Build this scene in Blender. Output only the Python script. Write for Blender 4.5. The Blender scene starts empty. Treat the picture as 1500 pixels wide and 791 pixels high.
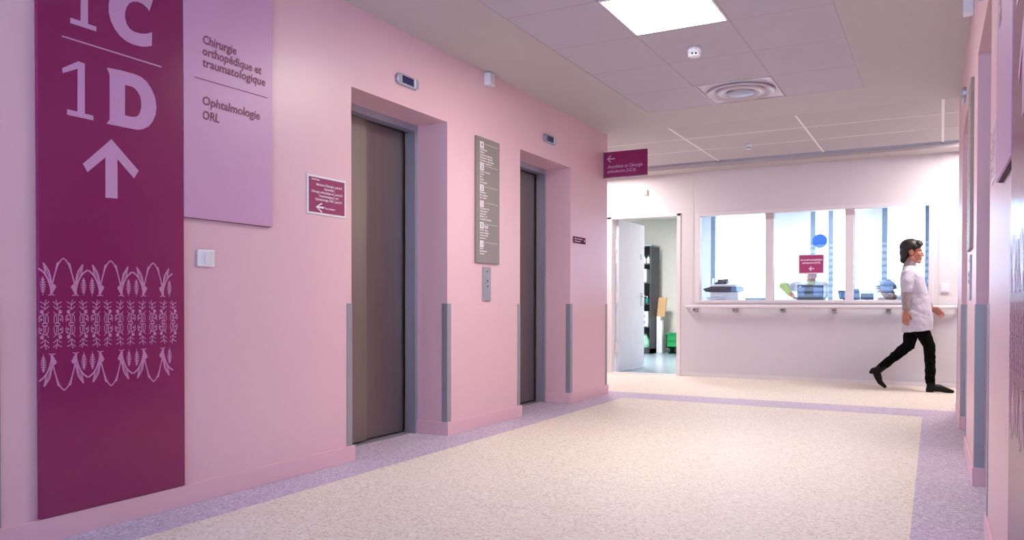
import bpy, bmesh, math, random
from mathutils import Vector, Matrix
random.seed(4)
C = bpy.context.scene.collection
sc = bpy.context.scene
# ------------------------------------------------------------------ camera
FPX = 1156.672; YAW = 0.49164; PITCH = -0.01389; ROLL = 0.00157; CX = 759.448; CY = 462.041
def cam_axes():
    f = Vector((-math.sin(YAW)*math.cos(PITCH), math.cos(YAW)*math.cos(PITCH), math.sin(PITCH)))
    r = Vector((math.cos(YAW), math.sin(YAW), 0)); u = r.cross(f)
    r2 = math.cos(ROLL)*r + math.sin(ROLL)*u; u2 = r2.cross(f)
    return r2, u2, f
cd = bpy.data.cameras.new('camera'); cam = bpy.data.objects.new('camera', cd); C.objects.link(cam)
cd.sensor_width = 36; cd.sensor_fit = 'HORIZONTAL'; cd.lens = FPX/1500*36
cd.shift_x = (750-CX)/1500; cd.shift_y = (CY-395.5)/1500; cd.clip_start = .05
r_, u_, f_ = cam_axes()
cam.matrix_world = Matrix(((r_.x, u_.x, -f_.x, 0), (r_.y, u_.y, -f_.y, 0), (r_.z, u_.z, -f_.z, .95), (0, 0, 0, 1)))
sc.camera = cam
# ------------------------------------------------------------------ world, light, exposure
SKY = 9.0; PANEL = 40.0
w = bpy.data.worlds.new('sky'); sc.world = w; w.use_nodes = True
bg = w.node_tree.nodes['Background']; bg.inputs[0].default_value = (.64, .76, 1, 1); bg.inputs[1].default_value = SKY
sc.view_settings.view_transform = 'Standard'; sc.view_settings.look = 'None'
sc.view_settings.gamma = 1; sc.view_settings.exposure = 0.28; sc.view_settings.use_curve_mapping = False
# ------------------------------------------------------------------ materials
def lin(c):
    c = c/255
    return c/12.92 if c <= .04045 else ((c+.055)/1.055)**2.4
def rgb(*c): return (lin(c[0]), lin(c[1]), lin(c[2]), 1)
def mat(name, col, rough=.5, metal=0, var=.03, scale=6, bump=0, bscale=60, spec=.5, stretch=None):
    m = bpy.data.materials.new(name); m.use_nodes = True; nt = m.node_tree; b = nt.nodes['Principled BSDF']
    c = rgb(*col); b.inputs['Roughness'].default_value = rough; b.inputs['Metallic'].default_value = metal
    b.inputs['Specular IOR Level'].default_value = spec
    tc = nt.nodes.new('ShaderNodeTexCoord'); mp = nt.nodes.new('ShaderNodeMapping'); nt.links.new(tc.outputs['Object'], mp.inputs[0])
    if stretch: mp.inputs['Scale'].default_value = stretch
    n = nt.nodes.new('ShaderNodeTexNoise'); n.inputs['Scale'].default_value = scale; n.inputs['Detail'].default_value = 4
    nt.links.new(mp.outputs[0], n.inputs['Vector'])
    r = nt.nodes.new('ShaderNodeValToRGB'); e = r.color_ramp.elements
    e[0].position = .3; e[1].position = .7
    e[0].color = tuple(x*(1-var) for x in c[:3])+(1,); e[1].color = tuple(min(1, x*(1+var)) for x in c[:3])+(1,)
    nt.links.new(n.outputs[0], r.inputs[0]); nt.links.new(r.outputs[0], b.inputs['Base Color'])
    if bump:
        n2 = nt.nodes.new('ShaderNodeTexNoise'); n2.inputs['Scale'].default_value = bscale; nt.links.new(mp.outputs[0], n2.inputs['Vector'])
        bp = nt.nodes.new('ShaderNodeBump'); bp.inputs['Strength'].default_value = bump; bp.inputs['Distance'].default_value = .002
        nt.links.new(n2.outputs[0], bp.inputs['Height']); nt.links.new(bp.outputs[0], b.inputs['Normal'])
    return m
def emit(name, col, s):
    m = bpy.data.materials.new(name); m.use_nodes = True; nt = m.node_tree; nt.nodes.remove(nt.nodes['Principled BSDF'])
    e = nt.nodes.new('ShaderNodeEmission'); e.inputs[0].default_value = rgb(*col); e.inputs[1].default_value = s
    nt.links.new(e.outputs[0], nt.nodes['Material Output'].inputs[0]); return m
def glass(name, tint=(250, 253, 255), base=.04, gain=.9):
    m = bpy.data.materials.new(name); m.use_nodes = True; nt = m.node_tree; nt.nodes.remove(nt.nodes['Principled BSDF'])
    t = nt.nodes.new('ShaderNodeBsdfTransparent'); t.inputs[0].default_value = rgb(*tint)
    g = nt.nodes.new('ShaderNodeBsdfGlossy'); g.inputs['Roughness'].default_value = .0
    fr = nt.nodes.new('ShaderNodeFresnel'); fr.inputs[0].default_value = 1.5
    ma = nt.nodes.new('ShaderNodeMath'); ma.operation = 'MULTIPLY_ADD'; ma.inputs[1].default_value = gain; ma.inputs[2].default_value = base
    mx = nt.nodes.new('ShaderNodeMixShader'); nt.links.new(fr.outputs[0], ma.inputs[0]); nt.links.new(ma.outputs[0], mx.inputs[0])
    nt.links.new(t.outputs[0], mx.inputs[1]); nt.links.new(g.outputs[0], mx.inputs[2]); nt.links.new(mx.outputs[0], nt.nodes['Material Output'].inputs[0])
    return m
def speckle(name, base, dark, light, rough=.5):
    m = bpy.data.materials.new(name); m.use_nodes = True; nt = m.node_tree; b = nt.nodes['Principled BSDF']; b.inputs['Roughness'].default_value = rough
    b.inputs['Specular IOR Level'].default_value = .22
    tc = nt.nodes.new('ShaderNodeTexCoord'); prev = None
    mx = nt.nodes.new('ShaderNodeValToRGB'); v = nt.nodes.new('ShaderNodeTexVoronoi'); v.inputs['Scale'].default_value = 95
    v.inputs['Randomness'].default_value = 1; nt.links.new(tc.outputs['Object'], v.inputs['Vector'])
    sep = nt.nodes.new('ShaderNodeSeparateColor'); nt.links.new(v.outputs['Color'], sep.inputs[0]); nt.links.new(sep.outputs[0], mx.inputs[0])
    cr = mx.color_ramp; cr.interpolation = 'LINEAR'
    cr.elements[0].position = 0; cr.elements[0].color = rgb(*dark); cr.elements[1].position = 1; cr.elements[1].color = rgb(*light)
    for p, c in ((.12, dark), (.3, base), (.75, base), (.92, light)):
        e = cr.elements.new(p); e.color = rgb(*c)
    n = nt.nodes.new('ShaderNodeTexNoise'); n.inputs['Scale'].default_value = 260; n.inputs['Detail'].default_value = 2; nt.links.new(tc.outputs['Object'], n.inputs['Vector'])
    r2 = nt.nodes.new('ShaderNodeValToRGB'); r2.color_ramp.elements[0].position = .35; r2.color_ramp.elements[1].position = .65
    r2.color_ramp.elements[0].color = (.90, .89, .89, 1); r2.color_ramp.elements[1].color = (1, 1, 1, 1); nt.links.new(n.outputs[0], r2.inputs[0])
    mm = nt.nodes.new('ShaderNodeMix'); mm.data_type = 'RGBA'; mm.blend_type = 'MULTIPLY'; mm.inputs[0].default_value = 1
    nt.links.new(mx.outputs[0], mm.inputs[6]); nt.links.new(r2.outputs[0], mm.inputs[7]); nt.links.new(mm.outputs[2], b.inputs['Base Color'])
    return m
PINK = mat('pink_paint', (230, 190, 202), .36, bump=.05, var=.01, scale=2)
PINKB = mat('pink_skirting', (230, 188, 200), .45, var=.01)
BEIGE = mat('plaster_beige', (196, 190, 190), .7, var=.01)
TILE = mat('ceiling_tile_grey', (194, 189, 199), .75, var=.015, bump=.15, bscale=400)
GRID = mat('ceiling_grid', (180, 172, 180), .6)
PLANK = mat('ceiling_plank', (192, 186, 190), .7, var=.01)
GRIDW = mat('ceiling_grid_white', (240, 235, 235), .5)
WWALL = mat('white_pink_wall', (222, 218, 222), .5, var=.008, scale=2, bump=.04)
PANELM = mat('wall_protection', (210, 207, 214), .5, var=.008)
TRIM = mat('white_trim', (230, 224, 228), .4, var=.01)
WHITE = mat('white_plastic', (232, 232, 240), .35, var=.01)
STEEL = mat('brushed_steel', (142, 132, 128), .42, 1, var=.05, scale=30, stretch=(1, 1, .02))
STEELF = mat('frame_steel', (176, 180, 198), .4, .65, var=.04, scale=20, stretch=(1, 1, .05))
ALU = mat('guard_aluminium', (164, 161, 172), .45, .5, var=.03)
DARK = mat('dark_gap', (25, 22, 25), .7)
MAG = mat('magenta_panel', (138, 28, 92), .22, var=.012, scale=2)
MAG2 = mat('magenta_sign', (150, 40, 98), .4)
LILAC = mat('lilac_panel', (206, 158, 198), .4, var=.01)
LTXT = mat('lilac_print', (204, 150, 196), .5)
PTXT = mat('pattern_print', (204, 136, 186), .5)
DTXT = mat('plum_print', (134, 58, 98), .5)
WTXT = mat('white_print', (240, 232, 240), .5)
GREYP = mat('directory_grey', (142, 132, 130), .42, .15)
CREAM = speckle('floor_cream', (240, 230, 218), (221, 206, 193), (250, 243, 234))
LFLOOR = speckle('floor_lilac', (205, 190, 212), (180, 164, 194), (226, 214, 231))
OFLOOR = mat('floor_blue_grey', (150, 168, 184), .25)
GLASS = glass('window_glass', base=.0, gain=.45)
FACADE = mat('facade_frame', (118, 138, 164), .45)
OWALL = mat('office_wall', (214, 220, 226), .7)
SWALL = mat('store_wall', (222, 222, 216), .7)
LEAF = mat('door_paint', (206, 210, 226), .4)
LAMP = emit('lamp_diffuser', (255, 248, 238), PANEL)
BLACK = mat('black_cloth', (7, 7, 8), .95, bump=.2, bscale=20, spec=.12)
LEATHER = mat('black_leather', (6, 6, 7), .45, spec=.22)
COAT = mat('white_tunic', (192, 189, 206), .8, bump=.5, bscale=16, var=.03)
COATW = mat('white_coat', (226, 230, 240), .8, bump=.5, bscale=14)
SKIN = mat('skin', (176, 118, 100), .5, var=.04)
SWEAT = mat('grey_sweater', (150, 138, 142), .85, bump=.4, bscale=80)
HAIR = mat('dark_hair', (24, 19, 20), .5, bump=.8, bscale=40, stretch=(1, 1, .3))
GREEN = mat('green_sleeve', (176, 196, 120), .8)
GREYH = mat('grey_hair', (120, 112, 116), .7, bump=.8, bscale=60)
BLUEC = mat('blue_cap_cloth', (140, 170, 220), .8)
BLUE = mat('blue_disc', (10, 80, 175), .4)
NAVY = mat('navy_plastic', (50, 76, 120), .4)
NAVYL = mat('blue_plastic', (96, 130, 180), .4)
CHAR = mat('charcoal', (56, 58, 68), .5)
DPLUM = mat('dark_plastic', (62, 56, 72), .45)
CARD = mat('cardboard', (196, 160, 118), .8)
CRATE = mat('green_crate', (20, 150, 84), .5)
SCREEN = mat('display_navy', (36, 30, 92), .25)
SHADEGAP = mat('panel_shadow_gap', (52, 30, 52), .6)  # dark colour stands in for the shadow gap behind the lilac panels
# ------------------------------------------------------------------ helpers
def newbm(): return bmesh.new()
def ident(p): return Vector(p)
def box(bm, x0, x1, y0, y1, z0, z1, T=ident, mi=0):
    v = [bm.verts.new(T((x, y, z))) for z in (z0, z1) for y in (y0, y1) for x in (x0, x1)]
    for f in ((0, 1, 3, 2), (4, 6, 7, 5), (0, 4, 5, 1), (2, 3, 7, 6), (0, 2, 6, 4), (1, 5, 7, 3)):
        bm.faces.new([v[i] for i in f]).material_index = mi
def cyl(bm, p, q, r, r2=None, n=16, T=ident, cap=True):
    p = Vector(p); q = Vector(q); r2 = r if r2 is None else r2
    d = (q-p).normalized(); a = d.orthogonal().normalized(); b = d.cross(a); A = []; B = []
    for i in range(n):
        t = 2*math.pi*i/n; o = a*math.cos(t)+b*math.sin(t)
        A.append(bm.verts.new(T(p+o*r))); B.append(bm.verts.new(T(q+o*r2)))
    for i in range(n): bm.faces.new((A[i], A[(i+1) % n], B[(i+1) % n], B[i]))
    if cap: bm.faces.new(A[::-1]); bm.faces.new(B)
def lathe(bm, prof, c, n=24, T=ident, axis=2):
    rings = []
    for r, h in prof:
        ring = []
        for i in range(n):
            t = 2*math.pi*i/n; a = r*math.cos(t); b = r*math.sin(t)
            if axis == 2: p = (c[0]+a, c[1]+b, c[2]+h)
            elif axis == 0: p = (c[0]+h, c[1]+a, c[2]+b)
            else: p = (c[0]+a, c[1]+h, c[2]+b)
            ring.append(bm.verts.new(T(p)))
        rings.append(ring)
    for A, B in zip(rings, rings[1:]):
        for i in range(n): bm.faces.new((A[i], A[(i+1) % n], B[(i+1) % n], B[i]))
    bm.faces.new(rings[0][::-1]); bm.faces.new(rings[-1])
def prism(bm, pts, d0, d1, T):
    """polygon pts in (u,v); T maps (d,u,v)"""
    A = [bm.verts.new(T((d0, u, v))) for u, v in pts]; B = [bm.verts.new(T((d1, u, v))) for u, v in pts]
    n = len(pts)
    bm.faces.new(A[::-1]); bm.faces.new(B)
    for i in range(n): bm.faces.new((A[i], A[(i+1) % n], B[(i+1) % n], B[i]))
ORG = {}
def origin(parent):
    return ORG.get(parent.name, Vector((0, 0, 0))) if parent else Vector((0, 0, 0))
def obj(name, bm, m, parent=None, bev=0, smooth=False, mats=None, norm=True):
    if norm: bmesh.ops.recalc_face_normals(bm, faces=bm.faces)
    if parent: o0 = origin(parent)
    else:
        xs = [v.co for v in bm.verts]
        o0 = Vector(((min(v.x for v in xs)+max(v.x for v in xs))/2, (min(v.y for v in xs)+max(v.y for v in xs))/2, min(v.z for v in xs)))
    bmesh.ops.translate(bm, verts=bm.verts, vec=-o0)
    me = bpy.data.meshes.new(name); bm.to_mesh(me); bm.free()
    for x in (mats or [m]): me.materials.append(x)
    if smooth:
        for p in me.polygons: p.use_smooth = True
    o = bpy.data.objects.new(name, me); C.objects.link(o)
    if parent: o.parent = parent
    else: o.location = o0
    ORG[o.name] = o0
    if bev:
        b = o.modifiers.new('bevel', 'BEVEL'); b.width = bev; b.segments = 2; b.limit_method = 'ANGLE'
    return o
def tag(o, label=None, cat=None, group=None, kind=None):
    if label: o['label'] = label
    if cat: o['category'] = cat
    if group: o['group'] = group
    if kind: o['kind'] = kind
    return o
def thing(name, loc, label=None, cat=None, group=None, kind=None):
    o = bpy.data.objects.new(name, None); C.objects.link(o); o.location = loc; o.empty_display_size = .05
    ORG[o.name] = Vector(loc); return tag(o, label, cat, group, kind)
def part_box(name, m, parent, *b, T=ident, bev=0, **k):
    bm = newbm(); box(bm, *b, T=T); return obj(name, bm, m, parent, bev, **k)
def struct(name, bm, m, **k): return tag(obj(name, bm, m, **k), kind='structure')
# wall frames: local (d out of the wall into the hall, y along, z up)
LXW = -3.146
def TL(p): return Vector((LXW+p[0], p[1], p[2]))
_a = .011
def TR(p):
    d, y, z = p; x = -d
    return Vector((.212+x*math.cos(_a)-y*math.sin(_a), x*math.sin(_a)+y*math.cos(_a), z))
H = 2.755; YE = 7.875; YF = 10.336; YW = 1.663; YB = -1.5
# ------------------------------------------------------------------ floor
bm = newbm()
def quad(pts, mi):
    f = bm.faces.new([bm.verts.new((x, y, 0)) for x, y in pts]); f.material_index = mi
def sr(y): return -.106-.0075*(y-3.551)
SL = -2.857
Y1a, Y1b = 8.09, 8.06; Y2a, Y2b = 7.60, 7.535
quad([(SL, YB), (sr(YB), YB), (sr(Y2b), Y2b), (SL, Y2a)], 0)
quad([(-3.80, YB), (SL, YB), (SL, Y2a), (SL, Y1a), (-3.80, Y1a)], 1)
quad([(sr(YB), YB), (.9, YB), (.9, Y1b), (sr(Y2b), Y1b), (sr(Y2b), Y2b)], 1)
quad([(SL, Y2a), (sr(Y2b), Y2b), (sr(Y2b), Y1b), (SL, Y1a)], 1)
quad([(-3.80, Y1a), (SL, Y1a), (sr(Y2b), Y1b), (.9, Y1b), (.9, 10.40), (-3.80, 10.40)], 0)
quad([(-9, 7), (-3.80, 7), (-3.80, 10.40), (-9, 10.40)], 0); quad([(.9, 7), (5, 7), (5, 10.40), (.9, 10.40)], 0)
quad([(-9, YB), (-3.80, YB), (-3.80, 2), (-9, 2)], 0); quad([(.9, YB), (5, YB), (5, 2), (.9, 2)], 0)
struct('floor', bm, None, mats=[CREAM, LFLOOR], norm=False)
bm = newbm()
f = bm.faces.new([bm.verts.new(p) for p in ((-7, 10.40, 0), (5, 10.40, 0), (5, 15.5, 0), (-7, 15.5, 0))])
tag(struct('floor_office', bm, OFLOOR, norm=False), 'blue grey vinyl floor of the rooms behind the far wall')
# ------------------------------------------------------------------ side walls
OPEN = [(3.735, 4.785), (5.90, 6.93)]; ZO = 2.262
for side, T in (('left', TL), ('right', TR)):
    bm = newbm()
    ys = [YW]+[v for o in OPEN for v in o]+[YE]
    for a, b in zip(ys[::2], ys[1::2]): box(bm, -.55, 0, a, b, 0, H, T)
    for a, b in OPEN: box(bm, -.55, 0, a, b, ZO, H, T)
    box(bm, -.62, -.55, YW, YE, 0, H, T)
    struct('wall_'+side, bm, PINK)
    bm = newbm()
    for a, b in zip(ys[::2], ys[1::2]):
        d = .016 if side == 'left' else .010
        ja = a if a == YW else a-d; jb = b+d
        ja = a-d; 
        box(bm, 0, d, ja, jb, 0, .096, T)
        if a != YW: box(bm, -.259, 0, a-d, a, 0, .096, T)
        if b != YE: box(bm, -.259, 0, b, b+d, 0, .096, T)
        else: box(bm, -.4, 0, b, b+d, 0, .096, T)
    struct('baseboard_'+side, bm, PINKB, bev=.002)
# ------------------------------------------------------------------ cross corridor and lobby walls
def simple_wall(name, m, *boxes):
    bm = newbm()
    for b in boxes: box(bm, *b)
    return struct(name, bm, m)
simple_wall('wall_corridor_left_near', PINK, (-9, -3.75, 7.475, YE-.001, 0, H))
simple_wall('wall_corridor_right_near', PINK, (.75, 5, 7.475, YE-.001, 0, H))
simple_wall('wall_corridor_left_end', WWALL, (-9.1, -9, 7.4, 10.45, 0, H))
simple_wall('wall_corridor_right_end', WWALL, (5, 5.1, 7.4, 10.45, 0, H))
simple_wall('wall_lobby_left_inner', PINK, (-9, -3.76, YW, YW+.2, 0, H))
simple_wall('wall_lobby_right_inner', PINK, (.85, 5, YW, YW+.2, 0, H))
simple_wall('wall_lobby_left_end', WWALL, (-9.1, -9, YB-.2, YW+.2, 0, H))
simple_wall('wall_lobby_right_end', WWALL, (5, 5.1, YB-.2, YW+.2, 0, H))
def wall_xz(name, m, x0, x1, z0, z1, y0, y1, holes):
    bm = newbm()
    xs = sorted({x0, x1}|{h[0] for h in holes}|{h[1] for h in holes}); zs = sorted({z0, z1}|{h[2] for h in holes}|{h[3] for h in holes})
    for a, b in zip(xs, xs[1:]):
        for c, d in zip(zs, zs[1:]):
            if any(a >= h[0]-1e-6 and b <= h[1]+1e-6 and c >= h[2]-1e-6 and d <= h[3]+1e-6 for h in holes): continue
            box(bm, a, b, y0, y1, c, d)
    bmesh.ops.remove_doubles(bm, verts=bm.verts, dist=1e-5)
    seen = {}
    for f in bm.faces:
        k = tuple(round(x, 4) for x in f.calc_center_median()); seen.setdefault(k, []).append(f)
    dead = [f for v in seen.values() if len(v) > 1 for f in v]
    bmesh.ops.delete(bm, geom=dead, context='FACES')
    return struct(name, bm, m)
DX0, DX1, DZ = -4.085, -3.117, 2.150
WX0, WX1, WZ0, WZ1 = -2.822, -.130, 1.004, 2.118
wall_xz('wall_far', WWALL, -9, 5, 0, H+.1, YF, YF+.12, [(DX0, DX1, 0, DZ), (WX0, WX1, WZ0, WZ1)])
BX0, BX1, BZ0, BZ1 = -3.57, 1.4, .85, 2.62
wall_xz('wall_back', WWALL, -9, 5, 0, H, YB-.15, YB, [(BX0, BX1, BZ0, BZ1)])
# lower cladding on the far wall, casing lines, skirting
cl = thing('trim_1', (-1.5, YF, 0), 'pale wall cladding boards with fine joints under the handrail', kind='structure')
for a, b in ((-3.055, -.034), (-.030, 1.5)): part_box('cladding_board', PANELM, cl, a, b, YF-.004, YF, .055, .948, bev=.001)
for a, b in ((-3.055, -2.90), (-.030, 1.5)): part_box('cladding_board', WWALL, cl, a, b, YF-.004, YF, .952, H-.06, bev=.001)
bm = newbm(); box(bm, -3.055, 1.5, YF-.012, YF, 0, .052); box(bm, -9, DX0-.07, YF-.012, YF, 0, .052)
struct('baseboard_far', bm, WWALL, bev=.002)
# ------------------------------------------------------------------ ceiling
TX = [-2.445, -1.822, -1.200, -.577]; TY = [7.143-.688*i for i in range(13)]
TYE = TY[-1]
bm = newbm()
box(bm, -9, TX[0], YB-.15, 9.93, H, H+.05) if False else None
box(bm, -9, TX[0], YB-.15, YE, H, H+.05); box(bm, TX[3], 5, YB-.15, YE, H, H+.05)
box(bm, TX[0], TX[3], TY[0], YE, H, H+.05); box(bm, TX[0], TX[3], YB-.15, TYE, H, H+.05)
struct('ceiling', bm, BEIGE)
tl = thing('ceiling_grid', (-1.5, 3, H), 'rectangular field of pale grey mineral tiles set in the plaster ceiling', kind='structure')
bm = newbm(); box(bm, TX[0], TX[3], TYE, TY[0], H+.022, H+.05); obj('backing_board', bm, GRID, tl)
bm = newbm()
for x in TX:
    box(bm, max(TX[0], x-.006), min(TX[3], x+.006), TYE, TY[0], H+.0015, H+.022)
for y in TY:
    box(bm, TX[0], TX[3], max(TYE, y-.006), min(TY[0], y+.006), H+.0015, H+.022)
obj('grid_rail', bm, GRID, tl)
tm = None
def tile_mesh(name, dx, dy, m, c=.004):
    b = newbm(); z0 = 0; g = .0034
    box(b, g, dx-g, g, dy-g, 0, .014)
    me = bpy.data.meshes.new(name); bmesh.ops.recalc_face_normals(b, faces=b.faces)
    bmesh.ops.bevel(b, geom=[e for e in b.edges if all(v.co.z < .001 for v in e.verts)], offset=c, segments=1, affect='EDGES')
    b.to_mesh(me); b.free(); me.materials.append(m); return me
t1 = tile_mesh('ceiling_tile', .6223, .688, TILE)
LIGHTROWS = (3,)
for j in range(12):
    for i in range(3):
        if i == 1 and (j in LIGHTROWS or j == 0): continue
        o = bpy.data.objects.new('ceiling_tile', t1); C.objects.link(o); o.parent = tl
        o.location = Vector((TX[i], TY[j+1], H+.001))-ORG[tl.name]
# corridor planks
PX = [-9.9+1.2375*i for i in range(13)]; PX = [x for x in PX]; PX = [-2.472+1.236*i for i in range(-6, 7)]
PY = [YE, 8.47, 9.15, 9.915]
tc2 = thing('ceiling_corridor', (-1.5, 9, H), 'ceiling of long pale boards in the cross corridor', kind='structure')
bm = newbm(); box(bm, -9.8, 5.0, YE, YF, H+.02, H+.05); obj('backing_board', bm, BEIGE, tc2)
bm = newbm()
for x in PX: box(bm, x-.012, x+.012, YE, 9.915, H-.004, H+.02)
for y in PY[1:-1]: box(bm, -9.8, 5, y-.008, y+.008, H-.002, H+.02)
obj('grid_rail', bm, GRIDW, tc2)
for a, b in zip(PY, PY[1:]):
    me = tile_mesh('ceiling_board', 1.236, b-a, PLANK)
    for x in PX[:-1]:
        o = bpy.data.objects.new('ceiling_board', me); C.objects.link(o); o.parent = tc2
        o.location = Vector((x, a, H+.001))-ORG[tc2.name]
bm = newbm(); box(bm, -9, 5, 9.985, YF, 2.70, H+.02); struct('ceiling_border', bm, BEIGE)
for i, x in enumerate(PX[:-1]):
    if x < -5 or x > 1: continue
    bm = newbm(); box(bm, x+.012, x+1.224, 9.918, 9.984, H-.008, H+.018); box(bm, x+.012, x+1.224, 9.940, 9.962, H-.014, H-.008)
    lab = {4: 'slim silver ceiling slot hidden behind the left wall', 5: 'slim silver ceiling slot starting behind the hanging magenta sign', 6: 'slim silver ceiling slot above the left half of the office window',
           7: 'slim silver ceiling slot above the right half of the office window', 8: 'slim silver ceiling slot running behind the right wall end'}[i]
    tag(obj('slot_diffuser', bm, STEELF), lab, 'ceiling slot', 'slot diffusers along the cross corridor ceiling')
# office / store ceiling
bm = newbm(); box(bm, -7, 5, YF+.12, 15.5, 2.66, 2.72); tag(struct('ceiling_office', bm, mat('office_ceiling', (235, 235, 235), .8)), 'plain white ceiling of the rooms behind')
# ------------------------------------------------------------------ luminaires
def panel_light(x0, x1, y0, y1, z, label, group='square ceiling light panels', m=LAMP, fr=.012):
    t = thing('ceiling_light', ((x0+x1)/2, (y0+y1)/2, z), label, 'ceiling light', group)
    bm = newbm()
    box(bm, x0, x0+fr, y0, y1, z-.004, z+.02); box(bm, x1-fr, x1, y0, y1, z-.004, z+.02)
    box(bm, x0+fr, x1-fr, y0, y0+fr, z-.004, z+.02); box(bm, x0+fr, x1-fr, y1-fr, y1, z-.004, z+.02)
    obj('frame', bm, GRIDW, t)
    part_box('diffuser', m, t, x0+fr, x1-fr, y0+fr, y1-fr, z-.001, z+.008)
    for k in (-1, 1):
        bm = newbm(); lathe(bm, [(.006, -.004), (.006, 0)], ((x0+x1)/2+k*.155, y1-.17, z-.001), 10); obj('clip', bm, TILE, t)
    return t
panel_light(TX[1]+.005, TX[2]-.005, TY[4]+.005, TY[3]-.02, H, 'bright square light panel in the tiled ceiling ahead, nearest in view')
WASH = emit('wash_diffuser', (255, 244, 240), PANEL*1.1)
ROOM = emit('room_diffuser', (255, 252, 248), PANEL*1.0)
panel_light(.24, .85, 9.20, 9.86, H-.005, 'light panel in the cross corridor ceiling beyond the right wall', m=WASH)
panel_light(-4.46, -3.85, 9.20, 9.86, H-.005, 'light panel in the cross corridor ceiling beyond the left wall', m=WASH)
panel_light(-1.7, -1.1, 12.6, 13.2, 2.66, 'light panel in the ceiling of the glazed office', m=ROOM)
STORE = emit('store_diffuser', (255, 250, 246), PANEL*3.0)
panel_light(-5.0, -4.4, 12.3, 12.9, 2.66, 'light panel in the ceiling of the store room', m=STORE)
panel_light(-3.1, -2.5, 11.9, 12.5, 2.66, 'added unseen light panel in the office ceiling above the printer', m=ROOM)  # added unseen lamp, brightens the dull left end of the office
# air diffuser
x0, x1, y0, y1 = TX[1]+.004, TX[2]-.004, TY[1]+.004, TY[0]-.004
t = thing('air_diffuser', ((x0+x1)/2, (y0+y1)/2, H), 'square white ceiling air diffuser with round swirl rings behind the smoke detector', 'air vent')
AD = mat('diffuser_paint', (212, 200, 210), .3, var=.01)
cxd, cyd = (x0+x1)/2, (y0+y1)/2
bm = newbm(); box(bm, x0, x1, y0, y1, H+.004, H+.012); obj('plate', bm, AD, t)
bm = newbm(); box(bm, x0, x0+.012, y0, y1, H-.006, H+.006); box(bm, x1-.012, x1, y0, y1, H-.006, H+.006); box(bm, x0, x1, y0, y0+.012, H-.006, H+.006); box(bm, x0, x1, y1-.012, y1, H-.006, H+.006); obj('rim', bm, AD, t, bev=.003)
bm = newbm(); lathe(bm, [(.27, .004), (.285, -.010), (.262, -.018), (.235, .002)], (cxd, cyd, H), 40); obj('outer_ring', bm, AD, t, smooth=True)
bm = newbm(); lathe(bm, [(.20, .003), (.205, -.012), (.165, -.022), (.14, .000)], (cxd, cyd, H), 40); obj('middle_ring', bm, AD, t, smooth=True)
bm = newbm(); lathe(bm, [(.115, .0), (.12, -.012), (.105, -.026), (.05, -.034), (.005, -.036)], (cxd, cyd, H), 40); obj('centre_cone', bm, STEELF, t, smooth=True)
def smoke(x, y, z, s, label):
    t = thing('smoke_detector', (x, y, z), label, 'smoke detector', 'white ceiling smoke detectors')
    bm = newbm(); lathe(bm, [(.048*s, 0), (.05*s, -.008*s), (.052*s, -.01*s), (.05*s, -.035*s), (.046*s, -.04*s)], (x, y, z), 28); obj('base', bm, WHITE, t, bev=0)
    bm = newbm(); lathe(bm, [(.03*s, -.036*s), (.03*s, -.056*s)], (x, y, z), 20); obj('sensor_core', bm, DARK, t)
    bm = newbm()
    for k in range(8):
        a = k*math.pi/4+.2; ca, sa = math.cos(a), math.sin(a)
        box(bm, -.005*s, .005*s, .030*s, .043*s, -.058*s, -.036*s, T=lambda p: Vector((x+p[0]*ca-p[1]*sa, y+p[0]*sa+p[1]*ca, z+p[2])))
    obj('cage', bm, WHITE, t)
    bm = newbm(); lathe(bm, [(.041*s, -.055*s), (.043*s, -.058*s), (.036*s, -.064*s), (.01*s, -.066*s)], (x, y, z), 24); obj('cap', bm, WHITE, t, smooth=True)
smoke(-1.545, 5.50, H, 1.0, 'white round smoke detector on the tiled ceiling behind the bright light panel')
smoke(-1.93, 9.08, H, .85, 'small white smoke detector on the far corridor ceiling boards')
# ------------------------------------------------------------------ elevators
def elevator(side, T, a, b, label):
    c = T((-.3, (a+b)/2, 0)); t = thing('elevator_door', c, label, 'elevator door', 'brushed steel elevator doors')
    bm = newbm()
    box(bm, -.34, -.259, a, b, 2.216, ZO, T); obj('header', bm, STEELF, t)
    part_box('jamb', STEELF, t, -.345, -.259, b-.035, b, 0, 2.216, T=T); part_box('jamb', STEELF, t, -.345, -.259, a, a+.035, 0, 2.216, T=T)
    m = (a+b)/2+.03
    part_box('door_panel', STEEL, t, -.375, -.335, a+.02, m, .014, 2.25, T=T, bev=.002)
    part_box('door_panel', STEEL, t, -.42, -.362, m-.03, b-.02, .014, 2.25, T=T, bev=.002)
    part_box('threshold', ALU, t, -.40, -.29, a+.035, b-.035, 0, .004, T=T)
    part_box('shaft_back', DARK, t, -.548, -.425, a, b, .001, ZO, T=T)
elevator('left', TL, *OPEN[0], 'tall brushed steel elevator door nearest on the left pink wall')
elevator('left', TL, *OPEN[1], 'brushed steel elevator door second along the left wall, beyond the grey directory')
elevator('right', TR, *OPEN[0], 'steel elevator door hidden in the nearer recess of the right wall')
elevator('right', TR, *OPEN[1], 'steel elevator door hidden in the farther recess of the right wall')
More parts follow.
